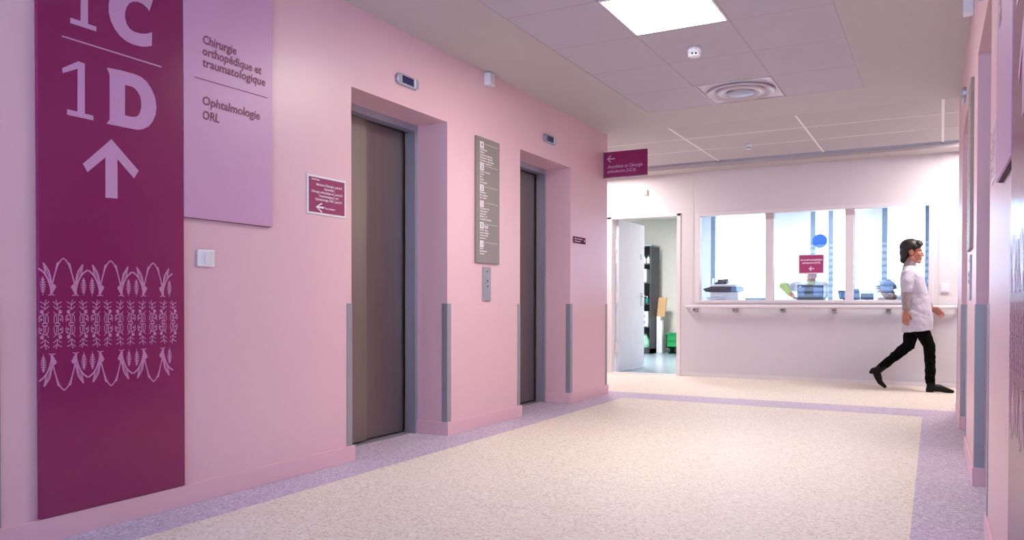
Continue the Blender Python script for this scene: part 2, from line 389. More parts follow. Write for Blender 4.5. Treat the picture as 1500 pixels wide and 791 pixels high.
# corner guards
def guard(T, y, sgn, label, z0=.097, z1=.955, wide=.045, dd=.004):
    """sgn=+1: wall lies at larger y than the corner"""
    pts = []
    d = dd; w = wide
    a = [(d, y+sgn*w), (0, y+sgn*w), (0, y), (-w, y), (-w, y-sgn*d), (d*.0, y-sgn*d)]
    arc = [(d*math.sin(t), y-sgn*d*math.cos(t)) for t in (0, .4, .8, 1.2, 1.5708)]
    poly = a[:5]+arc
    bm = newbm(); A = [bm.verts.new(T((p[0], p[1], z0))) for p in poly]; B = [bm.verts.new(T((p[0], p[1], z1))) for p in poly]
    n = len(poly)
    for i in range(n): bm.faces.new((A[i], A[(i+1) % n], B[(i+1) % n], B[i]))
    bm.faces.new(A[::-1]); bm.faces.new(B); bmesh.ops.triangulate(bm, faces=[f for f in bm.faces if len(f.verts) > 4])
    tag(obj('corner_guard', bm, ALU), label, 'corner guard', 'aluminium corner guards')
G = 'aluminium corner guard '
for T, s in ((TL, 'left'), (TR, 'right')):
    L = s == 'left'
    guard(T, YW, 1, G+('at the left edge of the photo, start of the left wall' if L else 'at the start of the right wall, outside the frame'))
    guard(T, 3.735, -1, G+('on the near side of the nearest left elevator recess' if L else 'seen edge-on at the near side of the nearest right recess'))
    guard(T, 4.785, 1, G+('on the far side of the nearest left elevator recess' if L else 'wide and tall, on the far side of the nearest right recess'))
    guard(T, 5.90, -1, G+('on the near side of the second left elevator recess' if L else 'seen edge-on at the near side of the second right recess'))
    guard(T, 6.93, 1, G+('on the far side of the second left elevator recess' if L else 'on the far side of the second right recess'))
    guard(T, YE, -1, G+('at the end corner of the left pink wall by the office door' if L else 'at the end corner of the right wall'))
# ------------------------------------------------------------------ 2D print helpers
_tc = {}
def text2d(s, shear=0, bold=0):
    k = (s, shear, bold)
    if k in _tc: return _tc[k]
    cu = bpy.data.curves.new('t', 'FONT'); cu.body = s; cu.size = 1; cu.shear = shear; cu.offset = bold; cu.resolution_u = 2
    o = bpy.data.objects.new('t', cu); C.objects.link(o); dg = bpy.context.evaluated_depsgraph_get(); dg.update()
    me = o.evaluated_get(dg).to_mesh(); vs = [(v.co.x, v.co.y) for v in me.vertices]; fs = [tuple(p.vertices) for p in me.polygons]
    o.evaluated_get(dg).to_mesh_clear(); bpy.data.objects.remove(o); bpy.data.curves.remove(cu)
    _tc[k] = (vs, fs); return vs, fs
def put_text(bm, s, u, v, size, T, width=None, shear=0, bold=0, align='l'):
    vs, fs = text2d(s, shear, bold)
    if not vs: return
    x0 = min(p[0] for p in vs); x1 = max(p[0] for p in vs); sx = size if width is None else width/(x1-x0)
    off = {'l': 0, 'r': -(x1-x0)*sx, 'c': -(x1-x0)*sx/2}[align]
    V = [bm.verts.new(T(u+off+(p[0]-x0)*sx, v+p[1]*size)) for p in vs]
    for f in fs:
        try: bm.faces.new([V[i] for i in f])
        except ValueError: pass
DC = [0]
def poly(bm, pts, T): 
    DC[0] += 1
    f = bm.faces.new([bm.verts.new(T(*p)) for p in pts]); f.normal_update(); return f
def strip(bm, pts, wd, T):
    DC[0] += 1
    n = len(pts); L = []; R = []
    for i, p in enumerate(pts):
        a = pts[max(0, i-1)]; b = pts[min(n-1, i+1)]; dx, dy = b[0]-a[0], b[1]-a[1]; l = math.hypot(dx, dy) or 1
        w_ = wd[i] if isinstance(wd, (list, tuple)) else wd
        L.append(bm.verts.new(T(p[0]-dy/l*w_/2, p[1]+dx/l*w_/2))); R.append(bm.verts.new(T(p[0]+dy/l*w_/2, p[1]-dx/l*w_/2)))
    for i in range(n-1): bm.faces.new((L[i], R[i], R[i+1], L[i+1]))
def arrow(bm, u, v, s, T, ang=0, w_=.16):
    """arrow pointing +u rotated by ang, length s, centred"""
    ca, sa = math.cos(ang), math.sin(ang); R = lambda x, y: T(u+(x*ca-y*sa)*s, v+(x*sa+y*ca)*s)
    strip(bm, [(-.5, 0), (.42, 0)], w_, R); strip(bm, [(.02, .42), (.46, 0), (.02, -.42)], w_, R)
def ploop(bm, pts, z=0): pass
# surface mappers; text u runs left-to-right as read from the hall
def mapL(d): return lambda u, v: TL((d, u, v))
def mapR(d): return lambda u, v: TR((d, -u, v))
def mapF(y): return lambda u, v: Vector((u, y, v))
# ------------------------------------------------------------------ banners (left and, mirrored, right)
ONE = [(1.944, 1.897), (2.013, 1.944), (2.04, 1.941), (2.039, 1.735), (2.076, 1.735), (2.076, 1.715), (1.963, 1.715), (1.964, 1.737), (2.007, 1.737), (2.009, 1.912), (1.947, 1.878)]
DOUT = [(2.137, 1.951), (2.20, 1.956), (2.265, 1.957), (2.30, 1.953), (2.33, 1.938), (2.352, 1.912), (2.370, 1.880), (2.377, 1.837), (2.372, 1.80), (2.357, 1.768), (2.338, 1.743), (2.310, 1.725), (2.283, 1.716), (2.21, 1.714), (2.135, 1.713), (2.149, 1.734), (2.15, 1.83), (2.15, 1.925)]
DIN = [(2.222, 1.898), (2.256, 1.899), (2.272, 1.893), (2.284, 1.882), (2.296, 1.864), (2.300, 1.840), (2.300, 1.818), (2.294, 1.796), (2.284, 1.779), (2.270, 1.770), (2.252, 1.767), (2.221, 1.767)]
COUT = [(2.362, 2.312), (2.343, 2.255), (2.330, 2.268), (2.309, 2.277), (2.285, 2.278), (2.262, 2.271), (2.245, 2.258), (2.231, 2.235), (2.224, 2.212), (2.224, 2.187), (2.231, 2.165), (2.245, 2.149), (2.268, 2.141), (2.30, 2.143), (2.33, 2.152), (2.357, 2.167), (2.355, 2.105), (2.33, 2.094), (2.304, 2.087), (2.262, 2.084), (2.229, 2.089), (2.20, 2.102), (2.176, 2.124), (2.158, 2.152), (2.148, 2.185), (2.147, 2.222), (2.154, 2.255), (2.170, 2.285), (2.195, 2.312), (2.228, 2.330), (2.27, 2.338), (2.32, 2.33)]
def ring_fill(bm, outer, inner, T):
    A = [bm.verts.new(T(*p)) for p in outer]; B = [bm.verts.new(T(*p)) for p in inner]
    ea = [bm.edges.new((A[i], A[(i+1) % len(A)])) for i in range(len(A))]; eb = [bm.edges.new((B[i], B[(i+1) % len(B)])) for i in range(len(B))]
    bmesh.ops.triangle_fill(bm, use_beauty=True, use_dissolve=False, edges=ea+eb)
def pattern(bm, T):
    def sm(pts, k=6):
        out = []
        for i in range(len(pts)-1):
            p0 = pts[max(0, i-1)]; p1 = pts[i]; p2 = pts[i+1]; p3 = pts[min(len(pts)-1, i+2)]
            for j in range(k):
                t = j/k; out.append(tuple(.5*((2*p1[q])+(-p0[q]+p2[q])*t+(2*p0[q]-5*p1[q]+4*p2[q]-p3[q])*t*t+(-p0[q]+3*p1[q]-3*p2[q]+p3[q])*t**3) for q in (0, 1)))
        return out+[pts[-1]]
    zm = .867
    for flip in (0, 1):
        Z = (lambda z: z) if not flip else (lambda z: 2*zm-z)
        for c in (1.945, 2.150, 2.356):
            for s in (-1, 1):
                M = lambda pts: [(c+s*x, Z(z)) for x, z in pts]
                strip(bm, sm(M([(.049, .985), (.047, 1.02), (.038, 1.06), (.026, 1.098), (.013, 1.122), (0, 1.134)])), .0055, T)
                strip(bm, M([(.034, 1.085), (.024, 1.112), (.010, 1.122)]), [.001, .009, .001], T)
                strip(bm, sm(M([(.049, .985), (.053, 1.015), (.064, 1.048), (.080, 1.073), (.102, 1.090)])), [.010]+[.007]*23+[.003]*1, T)
                poly(bm, M([(.046, .99), (.030, 1.018), (.036, 1.028), (.050, 1.03), (.056, .99)]), T)
                strip(bm, M([(.036, .984), (.049, .987), (.062, .983)]), .004, T)
                # leaf with an open vein
                strip(bm, sm(M([(.046, 1.025), (.053, 1.052), (.060, 1.080), (.082, 1.112)])), .006, T)
                strip(bm, sm(M([(.046, 1.025), (.070, 1.062), (.078, 1.092), (.082, 1.112)])), .0045, T)
                strip(bm, sm(M([(.050, 1.035), (.064, 1.070), (.076, 1.096)])), .004, T)
                # plume
                n = 7
                for i in range(n):
                    t = i/(n-1); z = .996+.055*t; r = .0115*math.sin(math.pi*(.18+.74*t))
                    strip(bm, M([(.084-r, z+.005), (.084, z-.003), (.084+r, z+.005)]), .0040, T)
                strip(bm, M([(.084, .983), (.084, 1.050)]), [.002, .008], T)
        for k in range(12):
            c = 1.868+.0541*k-(.004 if k % 2 else 0); s = -1 if k % 2 else 1
            M = lambda pts: [(c+s*x, Z(z)) for x, z in pts]
            for z, ww in ((.952, .019), (.934, .017)):
                strip(bm, M([(-ww, z+.006), (-.006, z), (0, z-.008), (.009, z), (ww*.9, z+.007)]), .0035, T)
            strip(bm, M([(.006, .966), (.0, .948), (.001, .928)]), .0035, T)
            poly(bm, M([(-.018, .924), (-.006, .926), (-.004, .914), (-.010, .908), (-.019, .914)]), T)
            strip(bm, sm(M([(-.010, .91), (-.004, .900), (-.004, .874)]), 3), .0035, T)
            strip(bm, sm(M([(.016, .918), (.006, .906), (.003, .892), (.003, .874)]), 3), .003, T)
            strip(bm, sm(M([(-.020, .894), (-.014, .902), (-.006, .905), (.004, .908), (.012, .900), (.014, .876)]), 3), .003, T)
            strip(bm, sm(M([(-.018, .905), (-.023, .890), (-.020, .876)]), 3), .003, T)
            poly(bm, M([(-.019, .890), (-.011, .892), (-.010, .883), (-.018, .882)]), T)
            strip(bm, M([(-.012, .870), (0, .8735), (.012, .871)]), .0045, T)
def banner(side, T, mp, lab1, lab2):
    A, B = 1.847, 2.522
    t = thing('wall_banner', T((0, (A+B)/2, .098)), lab1, 'sign panel', 'tall magenta wayfinding banners')
    part_box('panel', MAG, t, 0, .02, A, B, .098, 2.66, T=T, bev=.0015)
    F = (lambda u, v: TL((.0212, u, v))) if side == 'left' else (lambda u, v: TR((.0212, A+B-u, v)))
    bm = newbm(); ring_fill(bm, DOUT, DIN, F); obj('lettering', bm, LTXT, t, norm=False)
    for pts in (ONE, COUT, [(x+.016, z+.374) for x, z in ONE]):
        bm = newbm(); poly(bm, pts, F); bmesh.ops.triangulate(bm, faces=bm.faces); obj('lettering', bm, LTXT, t, norm=False)
    for za, zb in ((2.026, 2.024),):
        bm = newbm(); strip(bm, [(1.944, za), (2.404, zb)], .006, F); obj('rule_line', bm, LTXT, t, norm=False)
    bm = newbm()
    poly(bm, [(2.157, 1.652), (2.286, 1.537), (2.263, 1.500), (2.184, 1.572), (2.184, 1.402), (2.128, 1.400), (2.129, 1.570), (2.049, 1.496), (2.029, 1.527)], F)
    bmesh.ops.triangulate(bm, faces=bm.faces); obj('arrow', bm, LTXT, t, norm=False)
    PF = (lambda u, v: TL((.0206+.00002*(DC[0] % 60), u, v))) if side == 'left' else (lambda u, v: TR((.0206+.00002*(DC[0] % 60), 1.847+2.522-u, v)))
    bm = newbm(); pattern(bm, PF); bmesh.ops.triangulate(bm, faces=[f for f in bm.faces if len(f.verts) > 4]); obj('floral_pattern', bm, PTXT, t, norm=False)
    # lilac panel
    A, B = 2.523, 3.078
    t = thing('department_panel', T((0, (A+B)/2, 1.357)), lab2, 'sign panel', 'lilac department panels')
    part_box('backing', SHADEGAP, t, 0, .014, A+.001, B-.001, 1.357, 2.655, T=T)  # dark spacer, paints the shadow line along the panel's lower edge
    part_box('panel', LILAC, t, .014, .022, A, B, 1.358, 2.66, T=T, bev=.0015)
    F = (lambda u, v: TL((.0235, u, v))) if side == 'left' else (lambda u, v: TR((.0235, A+B-u, v)))
    K = dict(shear=.12, bold=.022)
    for txt, u, v, wd in (('Chirurgie', 2.630, 2.197, .205), ('orthopédique et', 2.628, 2.142, .372), ('traumatologique', 2.628, 2.087, .398), ('Ophtalmologie', 2.627, 1.905, .362), ('ORL', 2.627, 1.836, .100)):
        bm = newbm(); put_text(bm, txt, u, v, .060, F, width=wd, **K); obj('lettering', bm, DTXT, t, norm=False)
    for za, zb in ((2.024, 2.030),):
        bm = newbm(); strip(bm, [(2.580, za), (3.040, zb)], .004, F); obj('rule_line', bm, DTXT, t, norm=False)
banner('left', TL, mapL, 'tall magenta wall banner reading 1C and 1D with arrow and floral pattern', 'lilac panel beside the left magenta banner, naming Chirurgie and Ophtalmologie')
banner('right', TR, mapR, 'magenta banner seen edge-on at the right edge of the photo', 'lilac panel seen at a grazing angle high on the right wall')
# ------------------------------------------------------------------ small wall fittings, both sides
def indicator(T, y, z, label):
    t = thing('floor_indicator', T((0, y, z)), label, 'elevator display', 'oval elevator floor displays')
    bm = newbm(); w2, h2 = .118, .036
    pts = [(y-w2+.02*(1-math.cos(a)), z+h2*math.sin(a)*1.0) for a in (-1.57, -.8, 0, .8, 1.57)]
    prof = [(y-w2+.02, z-h2), (y-w2+.004, z-h2+.012), (y-w2, z), (y-w2+.004, z+h2-.012), (y-w2+.02, z+h2), (y+w2-.02, z+h2), (y+w2-.004, z+h2-.012), (y+w2, z), (y+w2-.004, z-h2+.012), (y+w2-.02, z-h2)]
    prism(bm, prof, 0, .022, T); obj('housing', bm, STEELF, t, bev=.003)
    part_box('display', SCREEN, t, .0225, .0245, y-.068, y+.052, z-.024, z+.024, T=T)
    part_box('side_trim', WHITE, t, .0225, .026, y+.062, y+.078, z-.028, z+.028, T=T, bev=.002)
    part_box('side_trim', ALU, t, .0225, .025, y-.096, y-.084, z-.028, z+.028, T=T, bev=.002)
indicator(TL, 4.289, 2.428, 'elevator display with navy screen above the nearest left elevator')
indicator(TL, 6.448, 2.442, 'elevator display above the second left elevator')
indicator(TR, 4.26, 2.428, 'elevator display above the nearer right recess, out of frame')
indicator(TR, 6.448, 2.44, 'elevator display on the right wall above the second recess')
def wallbox(T, y, z, label):
    t = thing('wall_sensor', T((0, y, z)), label, 'sensor', 'white wall sensors')
    part_box('housing', WHITE, t, 0, .055, y-.038, y+.038, z-.05, z+.05, T=T, bev=.004)
    part_box('face_plate', WWALL, t, .055, .059, y-.027, y+.027, z-.036, z+.036, T=T, bev=.003)
wallbox(TL, 5.34, 2.700, 'small white sensor box high on the left wall under the ceiling')
wallbox(TR, 5.34, 2.70, 'small white sensor box high on the right wall at the top edge of the photo')
FL = [('4', (150, 30, 50), ['Hospitalisation', 'Pédiatrie', 'Gynécologie Obstétrique', 'Néonatologie - Maternité', 'Consultations - Echographie', 'Médecine - Cardiologie']),
      ('3', (60, 70, 150), ['Chirurgie - Urologie', 'Viscéral', 'Salon', 'Digestif', 'Soins intensifs']),
      ('2', (80, 140, 80), ['Réanimation', 'Bloc opératoire', 'Salle - Réveil']),
      ('1', (200, 70, 120), ['Orthopédie - ORL', 'Ophtalmologie', 'Ambulatoire', 'Médecine - SC', 'Consultations externes']),
      ('0', (20, 140, 130), ['Accueil - Caisse', 'Imagerie médicale', 'Urgences - IRM', 'Laboratoire']),
      ('-1', (60, 150, 160), ['Parking', 'Radiothérapie', 'Archives'])]
def directory(T, A, B, z0, z1, label, flip):
    t = thing('floor_directory', T((0, (A+B)/2, z0)), label, 'directory sign', 'tall grey floor directories')
    part_box('panel', GREYP, t, 0, .018, A, B, z0, z1, T=T, bev=.0015)
    F = (lambda u, v: T((.0192, A+u, v))) if not flip else (lambda u, v: T((.0192, B-u, v)))
    F2 = (lambda u, v: T((.0198, A+u, v))) if not flip else (lambda u, v: T((.0198, B-u, v)))
    tops = [2.204, 2.034, 1.874, 1.751, 1.585, 1.443]
    for (n, col, lines), zt in zip(FL, tops):
        bi = newbm(); poly(bi, [(.052, zt-.05), (.108, zt-.05), (.108, zt), (.052, zt)], F); fl = obj('floor_badge', bi, WTXT, t, norm=False)
        bi = newbm(); put_text(bi, n, .080, zt-.040, .046, F2, align='c', bold=.02); o = obj('number', bi, mat('badge_'+n, col, .5), fl, norm=False)
        bl = newbm(); strip(bl, [(.125, zt-.012), (.325, zt-.012)], .0022, F); obj('rule_line', bl, WTXT, t, norm=False); bt = newbm()
        for k, s in enumerate(lines): put_text(bt, s, .050, zt-.066-.0205*k, .0185, F, bold=.03)
        if n == '0': put_text(bt, 'Hall', .118, zt-.044, .036, F, bold=.03)
        obj('lettering', bt, WTXT, t, norm=False)
directory(TL, 5.160, 5.518, 1.272, 2.238, 'tall grey floor directory on the left wall between the two elevators', False)
directory(TR, 5.150, 5.508, 1.272, 2.238, 'metallic floor directory seen edge-on on the right wall between recesses', True)
def callpanel(T, y, z0, z1, label):
    t = thing('call_panel', T((0, y, z0)), label, 'call button panel', 'steel elevator call panels')
    part_box('plate', ALU, t, 0, .010, y-.060, y+.060, z0, z1, T=T, bev=.002)
    for z in (z0+.115, z0+.155):
        bm = newbm(); cyl(bm, T((.010, y, z)), T((.016, y, z)), .019, .017, 20); b = obj('call_button', bm, STEELF, t, bev=.001)
        bm = newbm(); cyl(bm, T((.016, y, z)), T((.0165, y, z)), .009, .009, 12); obj('button_mark', bm, DARK, b)
    bm = newbm(); cyl(bm, T((.010, y, z1-.035)), T((.012, y, z1-.035)), .006, .006, 10); obj('key_hole', bm, DARK, t)
callpanel(TL, 5.337, .977, 1.243, 'steel call button panel under the left grey directory')
callpanel(TR, 5.33, .977, 1.243, 'steel call button panel on the right wall, seen edge-on')
def sign_porte(T, A, B, z0, z1, label, flip, fm=None, tm=None):
    t = thing('direction_sign', T((0, (A+B)/2, z0)), label, 'sign', 'small framed direction signs')
    part_box('backing', WHITE, t, 0, .006, A, B, z0, z1, T=T)
    w_ = B-A; h_ = z1-z0
    part_box('face', fm or MAG2, t, .006, .008, A+.013, B-.013, z0+.012, z1-.012, T=T)
    F = (lambda u, v: T((.0088, A+u*w_, z0+v*h_))) if not flip else (lambda u, v: T((.0088, B-u*w_, z0+v*h_)))
    bm = newbm(); K = dict(bold=.02)
    put_text(bm, 'Services', .10, .87, .075, F, width=.20, **K)
    for k, (a, b) in enumerate([('Médecine Chirurgie', 'porte B'), ('Gynécologie', ''), ('Chirurgie orthopédique et', 'porte D'), ('Traumatologique', 'et C'), ('Ophtalmologie, ORL', 'porte D')]):
        z = .745-.095*k
        put_text(bm, a, .66, z, .085, F, width=[.44, .24, .56, .38, .47][k], align='r', **K)
        if b: put_text(bm, b, .71, z, .085, F, width=[.17, 0, .19, .09, .17][k], **K)
    put_text(bm, 'Tous visiteurs', .43, .155, .080, F, width=.27, **K)
    strip(bm, [(.68, .35), (.68, .80)], .006, F)
    strip(bm, [(.41, .19), (.24, .19)], .05, F); strip(bm, [(.36, .30), (.22, .19), (.36, .07)], .035, F)
    obj('lettering', bm, tm or WTXT, t, norm=False)
sign_porte(TL, 3.352, 3.677, 1.462, 1.683, 'small white-framed magenta sign left of the nearest left elevator', False)
sign_porte(TR, 3.300, 3.60, 1.418, 1.63, 'small pale sign seen edge-on beside the right lilac panel', True, mat('pale_sign', (222, 188, 204), .5), mat('sign_print', (160, 90, 120), .5))
t = thing('waiting_sign', TL((0, 7.133, 1.550)), 'tiny dark magenta sign between the second elevator and the wall end', 'sign')
part_box('plate', mat('dark_plum_sign', (96, 30, 66), .8, spec=.15), t, 0, .006, 6.992, 7.283, 1.550, 1.612, T=TL)
bm = newbm(); F = lambda u, v: TL((.007, u, v))
put_text(bm, 'Salle d’attente', 7.01, 1.586, .020, F, width=.19, bold=.02); put_text(bm, 'visiteurs', 7.01, 1.562, .020, F, width=.15, bold=.02)
arrow(bm, 7.250, 1.582, .030, F, 0, .2); obj('lettering', bm, WTXT, t, norm=False)
# light switch
def wallswitch(T, y, z, w_, h_, label, m=WHITE):
    t = thing('light_switch', T((0, y, z)), label, 'light switch')
    part_box('plate', m, t, 0, .012, y-w_/2, y+w_/2, z-h_/2, z+h_/2, T=T, bev=.004)
    bm = newbm(); pts = [(y+.021*math.cos(a), z+.021*math.sin(a)+(.010 if math.sin(a) > 0 else -.010)) for a in [i*math.pi/10 for i in range(20)]]
    prism(bm, pts, .012, .0155, T); obj('rocker_surround', bm, m, t, bev=.001)
    pts = [(y+.014*math.cos(a), z+.014*math.sin(a)+(.010 if math.sin(a) > 0 else -.010)) for a in [i*math.pi/10 for i in range(20)]]
    bm = newbm(); prism(bm, pts, .0155, .019, T); obj('rocker', bm, m, t, bev=.001)
wallswitch(TL, 2.658, 1.171, .100, .082, 'white light switch beside the magenta banner on the left wall')
# blade sign
t = thing('hanging_sign', (-2.90, 7.76, 2.276), 'magenta sign projecting from the end of the left wall, Anesthésie et Chirurgie ambulatoire', 'sign')
part_box('panel', MAG, t, -3.146, -2.663, 7.750, 7.772, 2.280, 2.545)
bm = newbm(); box(bm, -3.150, -2.660, 7.748, 7.774, 2.272, 2.280); box(bm, -3.146, -3.138, 7.746, 7.776, 2.272, 2.549); obj('edge_strip', bm, ALU, t)
F = mapF(7.7488); bm = newbm()
arrow(bm, -3.055, 2.472, .085, F, math.pi, .15)
put_text(bm, 'Anesthésie et Chirurgie', -3.095, 2.374, .050, F, width=.385, shear=.3, bold=.012)
put_text(bm, 'ambulatoire (UCA)', -3.095, 2.326, .050, F, width=.315, shear=.3, bold=.012)
obj('lettering', bm, LTXT, t, norm=False)
# ------------------------------------------------------------------ far wall: door
TF = lambda p: Vector((p[1], YF-p[0], p[2]))
dr = thing('door_1', (-3.6, YF, 0), 'open pale door of the store room in a white frame', kind='structure')
bm = newbm()
box(bm, DX0-.05, DX0+.030, YF-.012, YF+.12, 0, DZ+.02); box(bm, DX1-.010, DX1+.042, YF-.012, YF+.12, 0, DZ+.02); box(bm, DX0-.05, DX1+.042, YF-.012, YF+.12, DZ-.012, DZ+.028)
obj('door_frame', bm, TRIM, dr, bev=.003)
lf = part_box('door_leaf', LEAF, dr, -.040, 0, 0, .955, .022, 2.140, T=lambda p: Vector((-4.002+p[0]+.048*p[1], 10.455+p[1], p[2])), bev=.002)
TLf = lambda p: Vector((-4.002+p[0]+.048*p[1], 10.455+p[1], p[2]))
bm = newbm(); box(bm, 0, .006, .82, .905, .93, 1.13, T=TLf); cyl(bm, TLf((0, .86, 1.075)), TLf((.055, .86, 1.075)), .009); cyl(bm, TLf((.052, .865, 1.075)), TLf((.052, .74, 1.075)), .009, .008); obj('door_handle', bm, STEELF, lf, bev=.001)
part_box('door_plate', ALU, lf, 0, .004, .80, .845, 1.62, 1.70, T=TLf)
for z in (.35, 1.05, 1.60, 1.80):
    bm = newbm(); cyl(bm, (-4.035, 10.452, z-.07), (-4.035, 10.452, z+.07), .016); box(bm, -4.056, -4.02, 10.452, 10.462, z-.07, z+.07); obj('hinge', bm, TRIM, dr)
part_box('threshold', TRIM, dr, DX0+.03, DX1-.01, YF-.01, YF+.12, 0, .006)
# ------------------------------------------------------------------ far wall: interior window
wn = thing('window_1', (-1.5, YF, 1.0), 'long three-pane interior window of the office in the far wall', kind='structure')
bm = newbm(); e = .045
box(bm, WX0-e, WX0+.004, YF-.014, YF+.10, WZ0-.030, WZ1+e); box(bm, WX1-.004, WX1+e, YF-.014, YF+.10, WZ0-.030, WZ1+e)
box(bm, WX0+.004, WX1-.004, YF-.014, YF+.10, WZ1-.004, WZ1+e); box(bm, WX0+.004, WX1-.004, YF-.014, YF+.10, WZ0-.030, WZ0+.006)
obj('window_frame', bm, TRIM, wn, bev=.003)
MUL = [(-1.978, -1.881), (-1.035, -.943)]
for a, b in MUL:
    part_box('mullion', TRIM, wn, a, b, YF+.005, YF+.09, WZ0+.006, WZ1-.004, bev=.003)
    part_box('mullion_bracket', mat('bracket_grey', (196, 178, 182), .5), wn, a-.004, b+.004, YF-.004, YF+.095, WZ1-.075, WZ1-.004, bev=.002)
for a, b in ((WX0+.004, MUL[0][0]), (MUL[0][1], MUL[1][0]), (MUL[1][1], WX1-.004)):
    part_box('pane', GLASS, wn, a, b, YF+.045, YF+.051, WZ0+.006, WZ1-.004)
t = thing('window_sign', (-1.428, YF, 1.34), 'white-bordered magenta sign with arrow stuck on the office window', 'sign')
part_box('backing', WHITE, t, -1.580, -1.278, YF+.038, YF+.0445, 1.335, 1.578)
part_box('face', mat('magenta_window_sign', (176, 50, 116), .45), t, -1.568, -1.290, YF+.0365, YF+.038, 1.350, 1.566)
F = mapF(YF+.0358); bm = newbm()
put_text(bm, 'Accueil anesthésie', -1.429, 1.500, .034, F, width=.255, align='c', bold=.03); put_text(bm, 'ambulatoire (UCA)', -1.429, 1.463, .032, F, width=.215, align='c', bold=.03)
arrow(bm, -1.425, 1.400, .062, F, math.pi, .2); obj('lettering', bm, WTXT, t, norm=False)
# handrail
t = thing('handrail', (-1.4, YF, .87), 'long white wall handrail on grey brackets below the office window', 'handrail')
bm = newbm(); xs0, xs1 = -2.945, .125
prof = [(.048, -.012), (.058, -.020), (.078, -.021), (.092, -.012), (.096, .004), (.090, .018), (.076, .024), (.058, .023), (.049, .012)]
A = [bm.verts.new((xs0, YF-d, .925+z)) for d, z in prof]; B = [bm.verts.new((xs1, YF-d, .925+z)) for d, z in prof]
for i in range(len(prof)): bm.faces.new((A[i], A[(i+1) % len(prof)], B[(i+1) % len(prof)], B[i]))
bm.faces.new(A); bm.faces.new(B[::-1]); obj('rail', bm, TRIM, t, smooth=False, bev=.002)
for x, s in ((xs0, -1), (xs1, 1)):
    bm = newbm()
    for k in range(5):
        a0 = k*math.pi/10; a1 = (k+1)*math.pi/10
        cyl(bm, (x+s*.045*math.sin(a0), YF-.028-.045*math.cos(a0), .926), (x+s*.045*math.sin(a1), YF-.028-.045*math.cos(a1), .926), .020, .020, 12)
    cyl(bm, (x+s*.045, YF-.028, .926), (x+s*.045, YF-.004, .926), .02, .02, 12)
    obj('end_cap', bm, TRIM, t, smooth=True)
for x in (-2.858, -2.343, -1.749, -1.147, -.549, -.027):
    bm = newbm(); box(bm, x-.028, x+.028, YF-.012, YF-.004, .850, .905); box(bm, x-.022, x+.022, YF-.085, YF-.012, .893, .905); box(bm, x-.028, x-.020, YF-.085, YF-.012, .862, .905); box(bm, x+.020, x+.028, YF-.085, YF-.012, .862, .905)
    box(bm, x-.028, x+.028, YF-.088, YF-.080, .860, .872); obj('bracket', bm, mat('rail_bracket', (170, 160, 168), .45) if x < -2.8 else bpy.data.materials['rail_bracket'], t, bev=.002)
# switch plate on far wall, tiny sensor
t = thing('wall_socket', (.034, YF, 1.14), 'white double switch plate on the far wall right of the office window', 'switch plate')
part_box('plate', WHITE, t, -.010, .080, YF-.014, YF-.004, 1.090, 1.200, bev=.003)
part_box('rocker', WHITE, t, .002, .032, YF-.018, YF-.014, 1.112, 1.178, bev=.002); part_box('rocker', WHITE, t, .038, .068, YF-.018, YF-.014, 1.112, 1.178, bev=.002)
part_box('lower_lip', mat('lip_grey', (170, 160, 165), .5), t, -.004, .074, YF-.020, YF-.014, 1.090, 1.098)
t = thing('wall_detector', (-3.57, YF, 2.48), 'tiny white square detector above the store room door', 'sensor')
part_box('plate', mat('detector_shell', (214, 196, 192), .5), t, -3.610, -3.536, YF-.022, YF, 2.438, 2.512, bev=.004)
part_box('face', WHITE, t, -3.606, -3.552, YF-.028, YF-.022, 2.456, 2.508, bev=.003)
bm = newbm(); cyl(bm, (-3.587, YF-.028, 2.485), (-3.587, YF-.031, 2.485), .006); obj('lens', bm, mat('lens_red', (190, 120, 110), .4), t)
# ------------------------------------------------------------------ office shell
P0 = Vector((-2.985, YF+.12, 0)); P1 = Vector((-4.10, 14.1, 0)); dd = (P1-P0); nn = Vector((dd.y, -dd.x, 0)).normalized()*.035
bm = newbm(); pr = [P0-nn, P0+nn, P1+nn, P1-nn]
A = [bm.verts.new(p) for p in pr]; B = [bm.verts.new(p+Vector((0, 0, 2.66))) for p in pr]
for i in range(4): bm.faces.new((A[i], A[(i+1) % 4], B[(i+1) % 4], B[i]))
bm.faces.new(A); bm.faces.new(B); struct('wall_partition', bm, mat('partition_paint', (232, 233, 228), .7))
FY = 14.0
WIN = [(-3.62, -2.62, 1.00, 2.60), (-1.944, -1.256, .30, 2.60), (-.849, -.175, .30, 2.60)]
wall_xz('wall_facade', OWALL, -4.02, 5, 0, 2.66, FY, FY+.2, WIN)
simple_wall('wall_office_right', OWALL, (2.6, 2.7, YF+.12, FY, 0, 2.66))
simple_wall('wall_store_back', SWALL, (-7, -4.02, 15.36, 15.46, 0, 2.66)); simple_wall('wall_store_left', SWALL, (-7.1, -7, YF, 15.46, 0, 2.66))
simple_wall('wall_store_right', SWALL, (-4.10, -4.02, 14.10, 15.36, 0, 2.66))
def fac_window(n, x0, x1, z0, z1, bars, lab):
    t = thing('window_%d' % n, ((x0+x1)/2, FY, z0), lab, kind='structure'); f = .075
    bm = newbm(); box(bm, x0, x0+f, FY+.01, FY+.09, z0, z1); box(bm, x1-f*.8, x1, FY+.01, FY+.09, z0, z1); box(bm, x0, x1, FY+.012, FY+.088, z0, z0+f); box(bm, x0, x1, FY+.012, FY+.088, z1-f, z1)
    for b in bars: box(bm, b, b+f, FY+.012, FY+.088, z0, z1)
    obj('window_frame', bm, FACADE, t)
    part_box('pane', GLASS, t, x0+.01, x1-.01, FY+.05, FY+.056, z0+.01, z1-.01)
    return t
t = fac_window(2, *WIN[0], [], 'outer office window at the left with grey blue frame')
